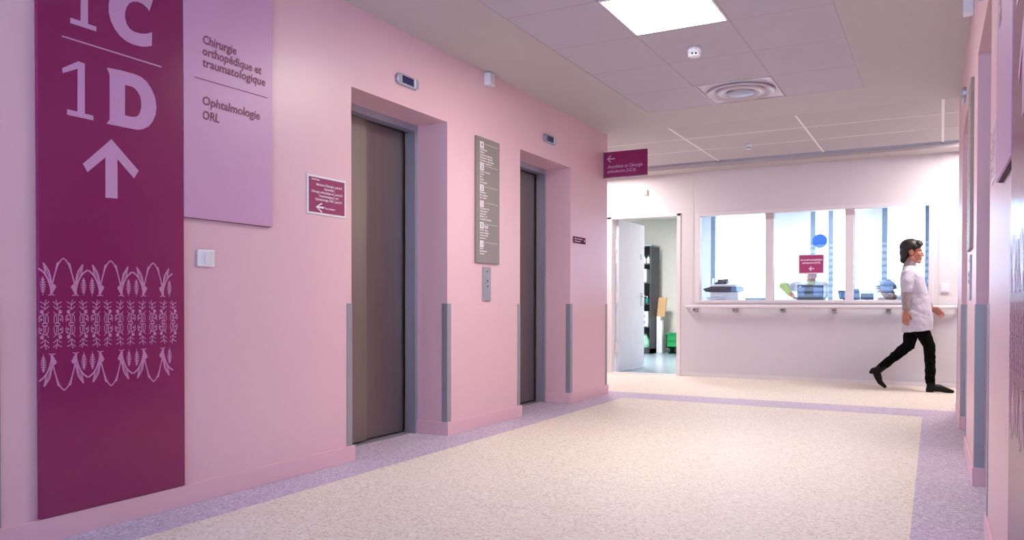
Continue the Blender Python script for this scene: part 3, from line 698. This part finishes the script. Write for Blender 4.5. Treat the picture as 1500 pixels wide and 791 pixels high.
bm = newbm(); box(bm, -3.590, -3.560, FY-.008, FY+.01, 1.28, 1.42); box(bm, -3.583, -3.567, FY-.045, FY-.008, 1.39, 1.405); box(bm, -3.583, -3.567, FY-.045, FY-.03, 1.29, 1.405); obj('window_handle', bm, WHITE, t)
fac_window(3, *WIN[1], [-1.665], 'outer office window in the middle with a slim mullion')
fac_window(4, *WIN[2], [], 'outer office window at the right')
bm = newbm(); cyl(bm, (-1.795, FY+.008, 2.017), (-1.795, FY-.002, 2.017), .117, .117, 40)
tag(obj('round_sticker', bm, BLUE), 'round blue disc stuck on the outer office window above the magenta sign', 'sticker')
# back window with brise-soleil
t = thing('window_5', ((BX0+BX1)/2, YB, BZ0), 'wide window band behind the camera with white louvres', kind='structure')
bm = newbm()
for x in (BX0, -2.33, -1.09, .15, BX1-.06): box(bm, x, x+.06, YB-.12, YB-.04, BZ0, BZ1)
box(bm, BX0, BX1, YB-.12, YB-.04, BZ0, BZ0+.06); box(bm, BX0, BX1, YB-.12, YB-.04, BZ1-.06, BZ1); obj('window_frame', bm, FACADE, t)
part_box('pane', GLASS, t, BX0+.01, BX1-.01, YB-.085, YB-.079, BZ0+.01, BZ1-.01)
LOUV = mat('louvre_paint', (170, 185, 205), .5)
for k in range(10):
    z = BZ0+.08+.17*k; bm = newbm()
    prism(bm, [(YB-.42, z), (YB-.30, z+.055), (YB-.295, z+.045), (YB-.415, z-.010)], BX0-.1, BX1+.1, lambda p: Vector((p[0], p[1], p[2]))); obj('louvre_blade', bm, LOUV, t)
# ------------------------------------------------------------------ reception counter and equipment
t = thing('reception_counter', (-1.2, 11.05, 0), 'white reception counter behind the office window', 'counter')
part_box('worktop', WHITE, t, -2.80, .80, 10.62, 11.42, .955, .99, bev=.003)
part_box('front_panel', WHITE, t, -2.78, .78, 10.66, 10.68, 0, .955)
for x in (-2.78, -1.0, .76): part_box('side_panel', WHITE, t, x, x+.02, 10.68, 11.38, 0, .955)
ZC = .99
t = thing('printer', (-2.6, 11.0, ZC), 'white and dark multifunction printer behind the left office pane', 'printer')
T0 = lambda p: Vector(p)
part_box('body', WHITE, t, -2.80, -2.42, 10.80, 11.25, ZC, 1.125, bev=.01)
bm = newbm(); prism(bm, [(-2.895, 1.168), (-2.86, 1.128), (-2.515, 1.128), (-2.515, 1.197), (-2.80, 1.193)], 10.78, 11.26, lambda p: Vector((p[1], p[0], p[2]))); obj('scanner_lid', bm, DPLUM, t, bev=.004)
part_box('control_panel', NAVYL, t, -2.513, -2.44, 10.78, 11.26, 1.130, 1.195, bev=.003)
part_box('top_cover', WHITE, t, -2.80, -2.46, 10.80, 11.25, 1.196, 1.228, bev=.006)
part_box('paper_tray', mat('tray_grey', (200, 205, 215), .5), t, -2.83, -2.60, 10.74, 10.80, 1.02, 1.05, bev=.003)
t = thing('telephone', (-2.67, 10.95, 1.229), 'small dark telephone handset lying on top of the printer', 'telephone')
bm = newbm(); prism(bm, [(-2.76, 1.2295), (-2.755, 1.252), (-2.70, 1.285), (-2.60, 1.288), (-2.60, 1.255), (-2.635, 1.2295)], 10.88, 11.05, lambda p: Vector((p[1], p[0], p[2]))); obj('base', bm, DPLUM, t, bev=.003)
bm = newbm(); cyl(bm, (-2.73, 10.93, 1.288), (-2.585, 10.93, 1.292), .014, .014, 10); obj('receiver', bm, DPLUM, t)
t = thing('office_machine', (-1.50, 11.0, ZC), 'blue desk machine with black centre in front of the green-sleeved person', 'machine')
a, b, y = -1.665, -1.343, 10.84
part_box('base', CHAR, t, a, b, y, y+.25, ZC, 1.055, bev=.004)
part_box('side_unit', NAVY, t, a, a+.10, y+.01, y+.24, 1.055, 1.212, bev=.004); part_box('side_unit', NAVY, t, b-.135, b, y+.01, y+.24, 1.055, 1.205, bev=.004)
part_box('panel_inset', NAVYL, t, a+.012, a+.085, y+.004, y+.01, 1.075, 1.175); part_box('panel_inset', NAVYL, t, b-.120, b-.012, y+.004, y+.01, 1.075, 1.170)
part_box('centre_block', CHAR, t, a+.102, b-.137, y, y+.24, 1.055, 1.212, bev=.004); part_box('label_plate', WHITE, t, a+.022, a+.05, y+.001, y+.004, 1.180, 1.194)
def monitor(x0, x1, y, z1, m, label, tilt=0):
    t = thing('monitor', ((x0+x1)/2, y, ZC), label, 'monitor', 'small screens on the reception counter')
    part_box('foot', CHAR, t, x0+.02, x1-.02, y-.05, y+.07, ZC, ZC+.012); part_box('neck', CHAR, t, (x0+x1)/2-.015, (x0+x1)/2+.015, y, y+.02, ZC+.012, ZC+.06)
    S = lambda p: Vector((p[0]+tilt*(p[2]-ZC), p[1], p[2]))
    part_box('casing', m, t, x0, x1, y-.02, y, ZC+.03, z1, T=S, bev=.003); part_box('screen', NAVYL if m is NAVY else NAVY, t, x0+.008, x1-.008, y-.023, y-.02, ZC+.042, z1-.012, T=S)
monitor(-1.035, -.915, 11.0, 1.155, NAVY, 'tilted blue screen just right of the second window mullion', -.12)
monitor(-.925+.01, -.766, 11.05, 1.098, CHAR, 'low dark screen left of the blue-capped person', 0)
monitor(-1.17, -1.075, 11.1, 1.14, NAVY, 'small blue screen partly hidden left of the second window mullion', -.2)
# ------------------------------------------------------------------ store room
t = thing('storage_cabinet', (-5.25, 14.95, 0), 'charcoal open cabinet of supplies seen through the store room door', 'cabinet')
cx0, cx1, cy0, cy1 = -5.65, -4.93, 14.62, 15.10
SC = lambda p: Vector(p)
part_box('side', CHAR, t, cx0, cx0+.03, cy0, cy1, 0, 2.08); part_box('side', CHAR, t, cx1-.03, cx1, cy0, cy1, 0, 2.08); part_box('back', CHAR, t, cx0, cx1, cy1, cy1+.02, 0, 2.08)
part_box('top', mat('cab_top', (150, 158, 172), .5), t, cx0-.01, cx1+.01, cy0-.01, cy1+.02, 2.08, 2.11); part_box('plinth', CHAR, t, cx0, cx1, cy0, cy1, 0, .10)
SH = [.10, .50, .95, 1.36, 1.72]
for z in SH[1:]: part_box('shelf', CHAR, t, cx0+.03, cx1-.03, cy0+.01, cy1, z, z+.025)
def bottle(x, y, z, m, m2, label, h=.16, r=.035, grp='bottles on the store room cabinet shelves'):
    t = thing('bottle', (x, y, z), label, 'bottle', grp)
    bm = newbm(); lathe(bm, [(r*.9, 0), (r, .01), (r, h*.6), (r*.4, h*.78), (r*.35, h*.85)], (x, y, z), 14); obj('body', bm, m, t, smooth=True)
    bm = newbm(); lathe(bm, [(r*.45, h*.85), (r*.45, h)], (x, y, z), 12); obj('cap', bm, m2, t)
TEAL = mat('teal_plastic', (10, 120, 110), .4)
k = 0
for row, z in enumerate((1.7455,)):
    for i in range(5):
        bottle(-5.36+.085*i, cy0+.10, z, WHITE, TEAL, ['white bottle with teal cap on the cabinet top shelf, furthest left', 'white bottle with teal cap on the top shelf, second from left', 'white bottle with teal cap in the middle of the top shelf', 'white bottle with teal cap on the top shelf, second from right', 'white bottle with teal cap on the top shelf, furthest right'][i])
for i in range(4):
    bottle(-5.30+.085*i, cy0+.10, .9755, TEAL, WHITE, ['teal bottle on the cabinet middle shelf, furthest left', 'teal bottle on the middle shelf, second from left', 'teal bottle on the middle shelf, second from right', 'teal bottle on the middle shelf, furthest right'][i], h=.14)
bm = newbm(); box(bm, -5.30, -5.04, cy0+.04, cy0+.36, 1.3855, 1.64); tag(obj('paper_stack', bm, WHITE, bev=.004), 'white ream pack on the cabinet shelf below the white bottles', 'paper pack')
t = thing('supply_box', (-5.15, cy0+.2, .5255), 'white and blue carton on the low shelf of the cabinet', 'carton')
part_box('carton', WHITE, t, -5.32, -5.00, cy0+.03, cy0+.35, .5255, .82, bev=.003)
for z in (.58, .70): part_box('blue_band', mat('carton_blue', (70, 130, 200), .5) if z < .6 else bpy.data.materials['carton_blue'], t, -5.20, -5.06, cy0+.027, cy0+.03, z, z+.06)
bm = newbm(); lathe(bm, [(.10, 0), (.12, .02), (.11, .12), (.05, .20), (.03, .28)], (-5.10, cy0+.18, .1015), 16); tag(obj('refuse_sack', bm, mat('mint_bag', (150, 215, 190), .5), smooth=True), 'mint green bag slumped on the cabinet bottom shelf', 'bag')
CT = lambda p: Vector((p[0]+.10*(p[2]-.7), p[1], p[2]))
bm = newbm(); box(bm, -4.92, -4.76, 14.93, 14.97, .72, 1.09, T=CT); tag(obj('cardboard_sheet', bm, CARD, bev=.003), 'leaning piece of brown cardboard right of the cabinet', 'cardboard')
bm = newbm(); box(bm, -4.915, -4.80, 14.90, 15.02, 0, .64); box(bm, -4.915, -4.84, 14.90, 15.02, .64, .7195)
tag(obj('white_stand', bm, WHITE, bev=.006), 'narrow white stand carrying the cardboard', 'stand')
bm = newbm(); box(bm, -4.78, -4.35, 15.20, 15.36, 0, .13); tag(obj('grey_plinth', bm, mat('plinth_grey', (130, 138, 150), .5), bev=.004), 'low grey plinth along the store room back wall', 'plinth')
t = thing('green_crate', (-4.50, 15.0, 0), 'green plastic crate on wheels cut by the store room door frame', 'crate')
bm = newbm(); box(bm, -4.68, -4.28, 14.78, 15.10, .12, .14); box(bm, -4.68, -4.66, 14.78, 15.10, .12, .40); box(bm, -4.30, -4.28, 14.78, 15.10, .12, .40); box(bm, -4.68, -4.28, 14.78, 14.80, .12, .40); box(bm, -4.68, -4.28, 15.08, 15.10, .12, .40); obj('tub', bm, CRATE, t)
bm = newbm(); box(bm, -4.695, -4.265, 14.765, 14.78, .375, .40); box(bm, -4.695, -4.265, 14.765, 14.78, .255, .265); obj('rim', bm, CRATE, t)
for x in (-4.62, -4.34):
    for y in (14.84, 15.04):
        bm = newbm(); cyl(bm, (x-.02, y, .06), (x+.02, y, .06), .06, .06, 16); obj('wheel', bm, mat('crate_dark', (10, 70, 50), .5) if (x, y) == (-4.62, 14.84) else bpy.data.materials['crate_dark'], t)
# ------------------------------------------------------------------ people
_b = bmesh.new(); bmesh.ops.create_icosphere(_b, subdivisions=2, radius=1); _ICO = [v.co.copy() for v in _b.verts]; _b.free()
def cap_(bm, p, q, r1, r2):
    vs = [bm.verts.new(Vector(c)+v*r) for c, r in ((p, r1), (q, r2)) for v in _ICO]
    bmesh.ops.convex_hull(bm, input=vs)
    for v in list(bm.verts):
        if not v.link_faces: bm.verts.remove(v)
def ell(bm, c, r, rot=None, sub=3):
    M = Matrix.Translation(Vector(c)) @ (rot.to_4x4() if rot else Matrix.Identity(4)) @ Matrix.Diagonal((r[0], r[1], r[2], 1))
    bmesh.ops.create_icosphere(bm, subdivisions=sub, radius=1, matrix=M)
def chain(bm, pts, rs):
    for i in range(len(pts)-1): 
        b2 = newbm(); cap_(b2, pts[i], pts[i+1], rs[i], rs[i+1]); me = bpy.data.meshes.new('tmp'); b2.to_mesh(me); b2.free(); bm.from_mesh(me); bpy.data.meshes.remove(me)
def loft(bm, rings, n=32, T=ident, sq=2.0):
    R = []
    for cx, cy, z, rx, ry in rings:
        ring = []
        for i in range(n):
            t = 2*math.pi*i/n; c_, s_ = math.cos(t), math.sin(t)
            ring.append(bm.verts.new(T((cx+rx*math.copysign(abs(c_)**(2/sq), c_), cy+ry*math.copysign(abs(s_)**(2/sq), s_), z))))
        R.append(ring)
    for A, B in zip(R, R[1:]):
        for i in range(n): bm.faces.new((A[i], A[(i+1) % n], B[(i+1) % n], B[i]))
    bm.faces.new(R[0][::-1]); bm.faces.new(R[-1])
def skinmesh(name, bm, m, parent, voxel=.005, smooth=2, fac=.5, disp=0, dsize=.09):
    bmesh.ops.recalc_face_normals(bm, faces=bm.faces)
    bmesh.ops.translate(bm, verts=bm.verts, vec=-origin(parent))
    me = bpy.data.meshes.new('tmp'); bm.to_mesh(me); bm.free(); o = bpy.data.objects.new('tmp', me); C.objects.link(o)
    r = o.modifiers.new('r', 'REMESH'); r.mode = 'VOXEL'; r.voxel_size = voxel; r.use_smooth_shade = True
    if smooth: s = o.modifiers.new('s', 'SMOOTH'); s.iterations = smooth; s.factor = fac
    if disp:
        tx = bpy.data.textures.get('folds%g' % dsize) or bpy.data.textures.new('folds%g' % dsize, 'CLOUDS'); tx.noise_scale = dsize; tx.noise_depth = 2
        d = o.modifiers.new('d', 'DISPLACE'); d.texture = tx; d.strength = disp; d.mid_level = .5
    dg = bpy.context.evaluated_depsgraph_get(); dg.update(); m2 = bpy.data.meshes.new_from_object(o.evaluated_get(dg)); m2.name = name
    bpy.data.objects.remove(o); bpy.data.meshes.remove(me); m2.materials.clear(); m2.materials.append(m)
    for p in m2.polygons: p.use_smooth = True
    o = bpy.data.objects.new(name, m2); C.objects.link(o); o.parent = parent; ORG[o.name] = origin(parent); return o
def frame(c, fwd, up):
    f = Vector(fwd).normalized(); u = Vector(up); l = u.cross(f).normalized(); u = f.cross(l)
    c = Vector(c); return lambda x, y, z: c+f*x+l*y+u*z, Matrix((f, l, u)).transposed()
def head(bm, c, fwd, up, s=1):
    Fm, R = frame(c, fwd, up); F = lambda x, y, z: Fm(x*s, y*s, z*s)
    E = lambda p, r, sub=3: ell(bm, F(*p), tuple(k*s for k in r), R, sub)
    E((-.012, 0, .035), (.093, .075, .083)); E((.028, 0, -.030), (.058, .055, .078)); E((.062, 0, -.092), (.024, .026, .020))
    for y in (-1, 1):
        chain(bm, [F(-.01, y*.048, -.05), F(.055, y*.014, -.092)], [.022*s, .016*s]); E((.058, y*.034, -.018), (.024, .022, .024)); E((-.002, y*.077, -.004), (.020, .008, .031))
    chain(bm, [F(.082, 0, .012), F(.101, 0, -.028)], [.009*s, .0115*s]); chain(bm, [F(.094, -.009, -.032), F(.094, .009, -.032)], [.008*s, .008*s])
    chain(bm, [F(.074, -.030, .026), F(.074, .030, .026)], [.013*s, .013*s])
    chain(bm, [F(.080, -.016, -.056), F(.087, 0, -.055), F(.080, .016, -.056)], [.006*s, .008*s, .006*s]); chain(bm, [F(.078, -.012, -.068), F(.083, 0, -.068), F(.078, .012, -.068)], [.006*s, .008*s, .006*s])
    return F, R
def eyes(F, parent, s=1):
    for y in (-1, 1):
        bm = newbm(); ell(bm, F(.076, y*.031, .004), (.011, .011, .008)); e = obj('eye', bm, WHITE, parent, smooth=True)
        bm = newbm(); ell(bm, F(.084, y*.031, .004), (.0045, .0045, .0045), sub=2); obj('iris', bm, HAIR, e, smooth=True)
        bm = newbm(); chain(bm, [F(.086, y*.016, .024), F(.080, y*.044, .024)], [.003, .002]); obj('eyebrow', bm, HAIR, parent, smooth=True)
def hand(bm, w, d, n, side, curl=.5):
    """w wrist, d pointing direction, n palm normal, side=+1: thumb towards d x n"""
    d = Vector(d).normalized(); n = Vector(n); n = (n-d*n.dot(d)).normalized(); t = d.cross(n)*side; w = Vector(w)
    for i, (o, L) in enumerate(((.027, .070), (.009, .080), (-.010, .074), (-.027, .058))):
        k = w+d*.085+t*o; chain(bm, [w+t*o*.5+d*.01, k], [.016, .0125])
        a = curl*(.5+.12*i); p1 = k+(d*math.cos(a)+n*math.sin(a))*L*.5; a2 = a+curl*1.0; p2 = p1+(d*math.cos(a2)+n*math.sin(a2))*L*.5
        chain(bm, [k, p1, p2], [.0095, .0088, .0070])
    b = w+d*.022+t*.022; e = (d*.72+t*.62+n*.30).normalized(); p1 = b+e*.040; p2 = p1+(d*.90+t*.15+n*.42).normalized()*.034
    chain(bm, [b, p1, p2], [.016, .0105, .008])
# --- walking woman, heading +x
YP = 9.80
wk = thing('person', (-.27, YP, 0), 'woman in pale tunic and black trousers walking past the office window', 'person')
bm = newbm()
V = lambda x, s, z: Vector((x, YP+s, z))      # s>0 = her left (away from the camera)
F, R = head(bm, V(-.288, 0, 1.532), (1, 0, -.03), (.03, 0, 1), 1.10); F0 = F; F = lambda x, y, z: F0(x, y, z)
HS = 1.10
chain(bm, [V(-.315, 0, 1.33), V(-.305, 0, 1.46)], [.062, .055])
loft(bm, [(-.30, YP, 1.345, .06, .10), (-.295, YP, 1.30, .085, .155), (-.285, YP, 1.2, .095, .15), (-.265, YP, 1.05, .10, .13), (-.25, YP, .95, .105, .145), (-.24, YP, .84, .11, .155), (-.24, YP, .76, .08, .12)])
chain(bm, [V(-.305, -.155, 1.285), V(-.338, -.205, 1.07), V(-.340, -.215, .885)], [.050, .040, .026])
chain(bm, [V(-.285, .155, 1.285), V(-.20, .205, 1.07), V(-.095, .185, .915)], [.050, .040, .026])
hand(bm, V(-.340, -.215, .880), (-.05, 0, -1), (.25, 1, 0), 1, .45)
hand(bm, V(-.092, .185, .912), (.80, -.05, -.50), (-.3, -1, -.3), -1, .6)
chain(bm, [V(-.235, -.080, .80), V(-.125, -.085, .50), V(-.100, -.085, .12)], [.068, .046, .036]); chain(bm, [V(-.25, .080, .80), V(-.315, .085, .50), V(-.600, .09, .235)], [.068, .046, .036])
skinmesh('body', bm, SKIN, wk, .0042, 2)
eyes(F, wk)
_ell, _chain = ell, chain
def ell(b, c, rr, rot=None, sub=3): _ell(b, c, tuple(k*HS for k in rr), rot, sub)
def chain(b, p, rr): _chain(b, p, [k*HS for k in rr])
bm = newbm(); ell(bm, F(-.022, 0, .062), (.102, .086, .082), R); ell(bm, F(-.062, 0, .005), (.058, .078, .080), R); ell(bm, F(-.078, 0, -.065), (.036, .052, .048), R)
chain(bm, [F(.055, -.052, .078), F(.068, 0, .088), F(.055, .052, .078)], [.030, .030, .030]); ell(bm, F(.045, 0, .088), (.050, .066, .042), R)
for y in (-1, 1): chain(bm, [F(.030, y*.070, .055), F(.016, y*.079, .012)], [.020, .008])
skinmesh('hair', bm, HAIR, wk, .006, 2)
ell, chain = _ell, _chain
bm = newbm()
loft(bm, [(-.318, YP, 1.385, .058, .062), (-.312, YP, 1.362, .072, .090), (-.302, YP, 1.338, .085, .125), (-.298, YP, 1.31, .102, .165), (-.29, YP, 1.27, .115, .18), (-.280, YP, 1.18, .128, .180), (-.265, YP, 1.08, .137, .172), (-.250, YP, .98, .142, .172), (-.238, YP, .88, .150, .182), (-.232, YP, .80, .152, .190), (-.232, YP, .72, .153, .196), (-.230, YP, .662, .155, .200)], sq=2.7,
     T=lambda p: Vector((p[0], p[1], p[2]+(.10*(p[0]+.23) if p[2] < .70 else 0))))
chain(bm, [V(-.308, -.150, 1.285), V(-.325, -.195, 1.20), V(-.335, -.205, 1.125)], [.060, .060, .056]); chain(bm, [V(-.290, .150, 1.285), V(-.25, .195, 1.20), V(-.215, .205, 1.125)], [.060, .060, .056])
skinmesh('tunic', bm, COAT, wk, .007, 2, disp=.022)
bm = newbm(); loft(bm, [(-.135, YP-.128, .74, .034, .012), (-.140, YP-.134, .80, .036, .014), (-.144, YP-.138, .862, .036, .012)], n=20); skinmesh('pocket', bm, COAT, wk, .006, 1, disp=.006)
bm = newbm()
chain(bm, [V(-.334, -.205, 1.14), V(-.338, -.21, 1.05), V(-.340, -.215, .912)], [.048, .044, .038]); skinmesh('sleeve', bm, SWEAT, wk, .006, 2, disp=.012, dsize=.05)
bm = newbm(); chain(bm, [V(-.222, .203, 1.12), V(-.20, .205, 1.07), V(-.115, .188, .935)], [.048, .044, .036]); skinmesh('sleeve', bm, SWEAT, wk, .006, 2, disp=.012, dsize=.05)
bm = newbm(); chain(bm, [V(-.322, 0, 1.335), V(-.308, 0, 1.425)], [.074, .064]); skinmesh('collar', bm, SWEAT, wk, .006, 1)
bm = newbm()
loft(bm, [(-.235, YP, .90, .11, .15), (-.235, YP, .82, .125, .17), (-.235, YP, .74, .12, .165), (-.235, YP, .68, .09, .14)])
chain(bm, [V(-.225, -.080, .76), V(-.165, -.085, .62), V(-.112, -.085, .505), V(-.106, -.085, .40), V(-.100, -.085, .12)], [.088, .076, .062, .058, .050])
chain(bm, [V(-.245, .080, .76), V(-.300, .085, .62), V(-.318, .085, .50), V(-.42, .087, .405), V(-.585, .09, .255)], [.088, .078, .064, .058, .048])
skinmesh('trousers', bm, BLACK, wk, .007, 2, disp=.022, dsize=.06)
bm = newbm(); chain(bm, [V(-.100, -.085, .16), V(-.092, -.085, .07)], [.046, .046]); chain(bm, [V(-.098, -.085, .048), V(-.01, -.085, .048), V(.055, -.088, .030), V(.115, -.090, .018)], [.042, .040, .030, .017])
box(bm, -.142, -.070, YP-.085-.030, YP-.085+.030, .001, .045); skinmesh('shoe', bm, LEATHER, wk, .005, 2)
bm = newbm(); chain(bm, [V(-.575, .09, .262), V(-.635, .09, .205)], [.050, .046]); chain(bm, [V(-.655, .09, .195), V(-.632, .09, .135), V(-.610, .09, .070), V(-.560, .09, .022)], [.044, .042, .030, .019])
chain(bm, [V(-.680, .09, .205), V(-.705, .09, .180)], [.030, .022]); skinmesh('shoe', bm, LEATHER, wk, .005, 2)
# --- person behind the magenta window sign, leaning on the counter
p2 = thing('person', (-1.62, 11.80, 0), 'person in white coat with green sleeves leaning over the counter, face behind the window sign', 'person')
bm = newbm(); Q = lambda x, y, z: Vector((x, y, z))
F, R = head(bm, Q(-1.565, 11.42, 1.385), (.08, -1, -.35), (0, -.35, 1), 1.0)
chain(bm, [Q(-1.60, 11.62, 1.24), Q(-1.575, 11.47, 1.34)], [.062, .055]); chain(bm, [Q(-1.76, 11.62, 1.215), Q(-1.46, 11.60, 1.215)], [.065, .065])
chain(bm, [Q(-1.61, 11.64, 1.17), Q(-1.62, 11.80, .98), Q(-1.62, 11.88, .88)], [.13, .12, .13])
chain(bm, [Q(-1.78, 11.60, 1.215), Q(-1.955, 11.50, 1.215), Q(-1.80, 11.36, 1.072)], [.052, .040, .026]); chain(bm, [Q(-1.44, 11.58, 1.215), Q(-1.40, 11.45, 1.08), Q(-1.46, 11.30, 1.045)], [.052, .040, .026])
hand(bm, Q(-1.795, 11.355, 1.066), (.75, -.5, -.42), (-.2, -.3, -1), -1, .3); hand(bm, Q(-1.462, 11.295, 1.04), (-.4, -.85, -.15), (0, 0, -1), 1, .3)
for s in (-1, 1): chain(bm, [Q(-1.62+s*.09, 11.90, .85), Q(-1.62+s*.10, 11.88, .48), Q(-1.62+s*.10, 11.92, .08)], [.085, .055, .04])
skinmesh('body', bm, SKIN, p2, .005, 2); eyes(F, p2)
bm = newbm(); ell(bm, F(-.022, 0, .062), (.104, .086, .080), R); ell(bm, F(-.06, 0, .01), (.056, .078, .08), R); ell(bm, F(.05, 0, .085), (.05, .066, .04), R); skinmesh('hair', bm, HAIR, p2, .006, 2)
bm = newbm()
chain(bm, [Q(-1.76, 11.62, 1.215), Q(-1.46, 11.60, 1.215)], [.080, .080]); chain(bm, [Q(-1.61, 11.64, 1.17), Q(-1.62, 11.80, .98), Q(-1.62, 11.90, .80), Q(-1.62, 11.92, .60)], [.150, .150, .165, .185])
chain(bm, [Q(-1.78, 11.60, 1.215), Q(-1.88, 11.54, 1.205)], [.078, .066]); chain(bm, [Q(-1.44, 11.58, 1.215), Q(-1.40, 11.45, 1.09)], [.074, .060]); skinmesh('coat', bm, COATW, p2, .007, 2, disp=.03)
bm = newbm(); chain(bm, [Q(-1.88, 11.54, 1.21), Q(-1.955, 11.50, 1.215), Q(-1.845, 11.40, 1.105)], [.050, .050, .038]); skinmesh('sleeve', bm, GREEN, p2, .006, 2)
bm = newbm(); chain(bm, [Q(-1.40, 11.45, 1.09), Q(-1.44, 11.34, 1.055)], [.050, .038]); skinmesh('sleeve', bm, GREEN, p2, .006, 2)
bm = newbm(); chain(bm, [Q(-1.59, 11.56, 1.235), Q(-1.585, 11.52, 1.28)], [.062, .052]); skinmesh('collar', bm, GREEN, p2, .006, 1)
bm = newbm()
for s in (-1, 1): chain(bm, [Q(-1.62+s*.09, 11.90, .80), Q(-1.62+s*.10, 11.88, .48), Q(-1.62+s*.10, 11.92, .08)], [.100, .072, .058])
skinmesh('trousers', bm, COATW, p2, .008, 2)
for s in (-1, 1):
    bm = newbm(); chain(bm, [Q(-1.62+s*.10, 11.94, .045), Q(-1.62+s*.105, 11.80, .035)], [.044, .034]); skinmesh('shoe', bm, WHITE, p2, .006, 1)
# --- seated person with blue cap, head bowed
p3 = thing('person', (-.56, 11.78, 0), 'seated person with frizzy grey hair, blue cap and white coat, head bowed', 'person')
bm = newbm()
F, R = head(bm, Q(-.64, 11.52, 1.150), (.10, -.75, -.75), (.10, -.75, .75), 1.0)
chain(bm, [Q(-.57, 11.74, 1.04), Q(-.62, 11.60, 1.10)], [.062, .056]); chain(bm, [Q(-.72, 11.76, 1.00), Q(-.40, 11.76, 1.02)], [.065, .065])
chain(bm, [Q(-.56, 11.78, .95), Q(-.56, 11.88, .72), Q(-.56, 11.90, .58)], [.12, .12, .13])
chain(bm, [Q(-.74, 11.74, 1.0), Q(-.80, 11.58, .85), Q(-.72, 11.40, 1.02)], [.05, .04, .026]); chain(bm, [Q(-.38, 11.74, 1.01), Q(-.32, 11.58, .88), Q(-.42, 11.40, 1.02)], [.05, .04, .026])
hand(bm, Q(-.72, 11.40, 1.022), (.3, -1, 0), (0, 0, -1), 1, .3); hand(bm, Q(-.42, 11.40, 1.022), (-.3, -1, 0), (0, 0, -1), -1, .3)
for s in (-1, 1): chain(bm, [Q(-.56+s*.09, 11.88, .56), Q(-.56+s*.11, 11.52, .54), Q(-.56+s*.11, 11.56, .08)], [.085, .058, .04])
skinmesh('body', bm, SKIN, p3, .005, 2); eyes(F, p3)
bm = newbm(); ell(bm, F(-.03, 0, .045), (.088, .086, .085), R)
random.seed(7)
for k in range(70):
    a = random.uniform(.0, 2*math.pi); e_ = random.uniform(-.6, .5); d = Vector((math.cos(a)*math.cos(e_), math.sin(a)*math.cos(e_), math.sin(e_)))
    if d.x > .45: continue
    chain(bm, [F(*(d*.075+Vector((-.02, 0, .02)))), F(*(d*random.uniform(.115, .145)+Vector((-.02, 0, .01))))], [.012, .004])
skinmesh('hair', bm, GREYH, p3, .004, 1)
bm = newbm(); ell(bm, F(-.012, 0, .080), (.096, .088, .070), R); ell(bm, F(.02, 0, .07), (.085, .082, .05), R); chain(bm, [F(-.07, .08, .055), F(-.085, .125, .06)], [.012, .006]); skinmesh('cap', bm, BLUEC, p3, .006, 1)
bm = newbm(); chain(bm, [Q(-.72, 11.76, 1.00), Q(-.40, 11.76, 1.02)], [.080, .080]); chain(bm, [Q(-.56, 11.78, .95), Q(-.56, 11.88, .72), Q(-.56, 11.90, .60)], [.145, .145, .16])
chain(bm, [Q(-.74, 11.74, 1.0), Q(-.80, 11.58, .85), Q(-.73, 11.44, .99)], [.068, .056, .042]); chain(bm, [Q(-.38, 11.74, 1.01), Q(-.32, 11.58, .88), Q(-.41, 11.44, .99)], [.068, .056, .042]); skinmesh('coat', bm, COATW, p3, .007, 2, disp=.03)
bm = newbm()
for s in (-1, 1): chain(bm, [Q(-.56+s*.09, 11.88, .56), Q(-.56+s*.11, 11.52, .54), Q(-.56+s*.11, 11.56, .08)], [.098, .072, .055])
skinmesh('trousers', bm, COATW, p3, .008, 2)
for s in (-1, 1):
    bm = newbm(); chain(bm, [Q(-.56+s*.11, 11.58, .045), Q(-.56+s*.115, 11.45, .035)], [.044, .034]); skinmesh('shoe', bm, WHITE, p3, .006, 1)
t = thing('stool', (-.56, 11.90, 0), 'dark round office stool under the seated person', 'stool')
bm = newbm(); lathe(bm, [(.19, .40), (.20, .42), (.20, .445), (.18, .455)], (-.56, 11.92, 0), 24); obj('seat', bm, CHAR, t)
bm = newbm(); cyl(bm, (-.56, 11.92, .05), (-.56, 11.92, .40), .025); obj('column', bm, STEELF, t)
bm = newbm(); lathe(bm, [(.20, 0), (.20, .02), (.03, .05)], (-.56, 11.92, 0), 24); obj('base', bm, STEELF, t)
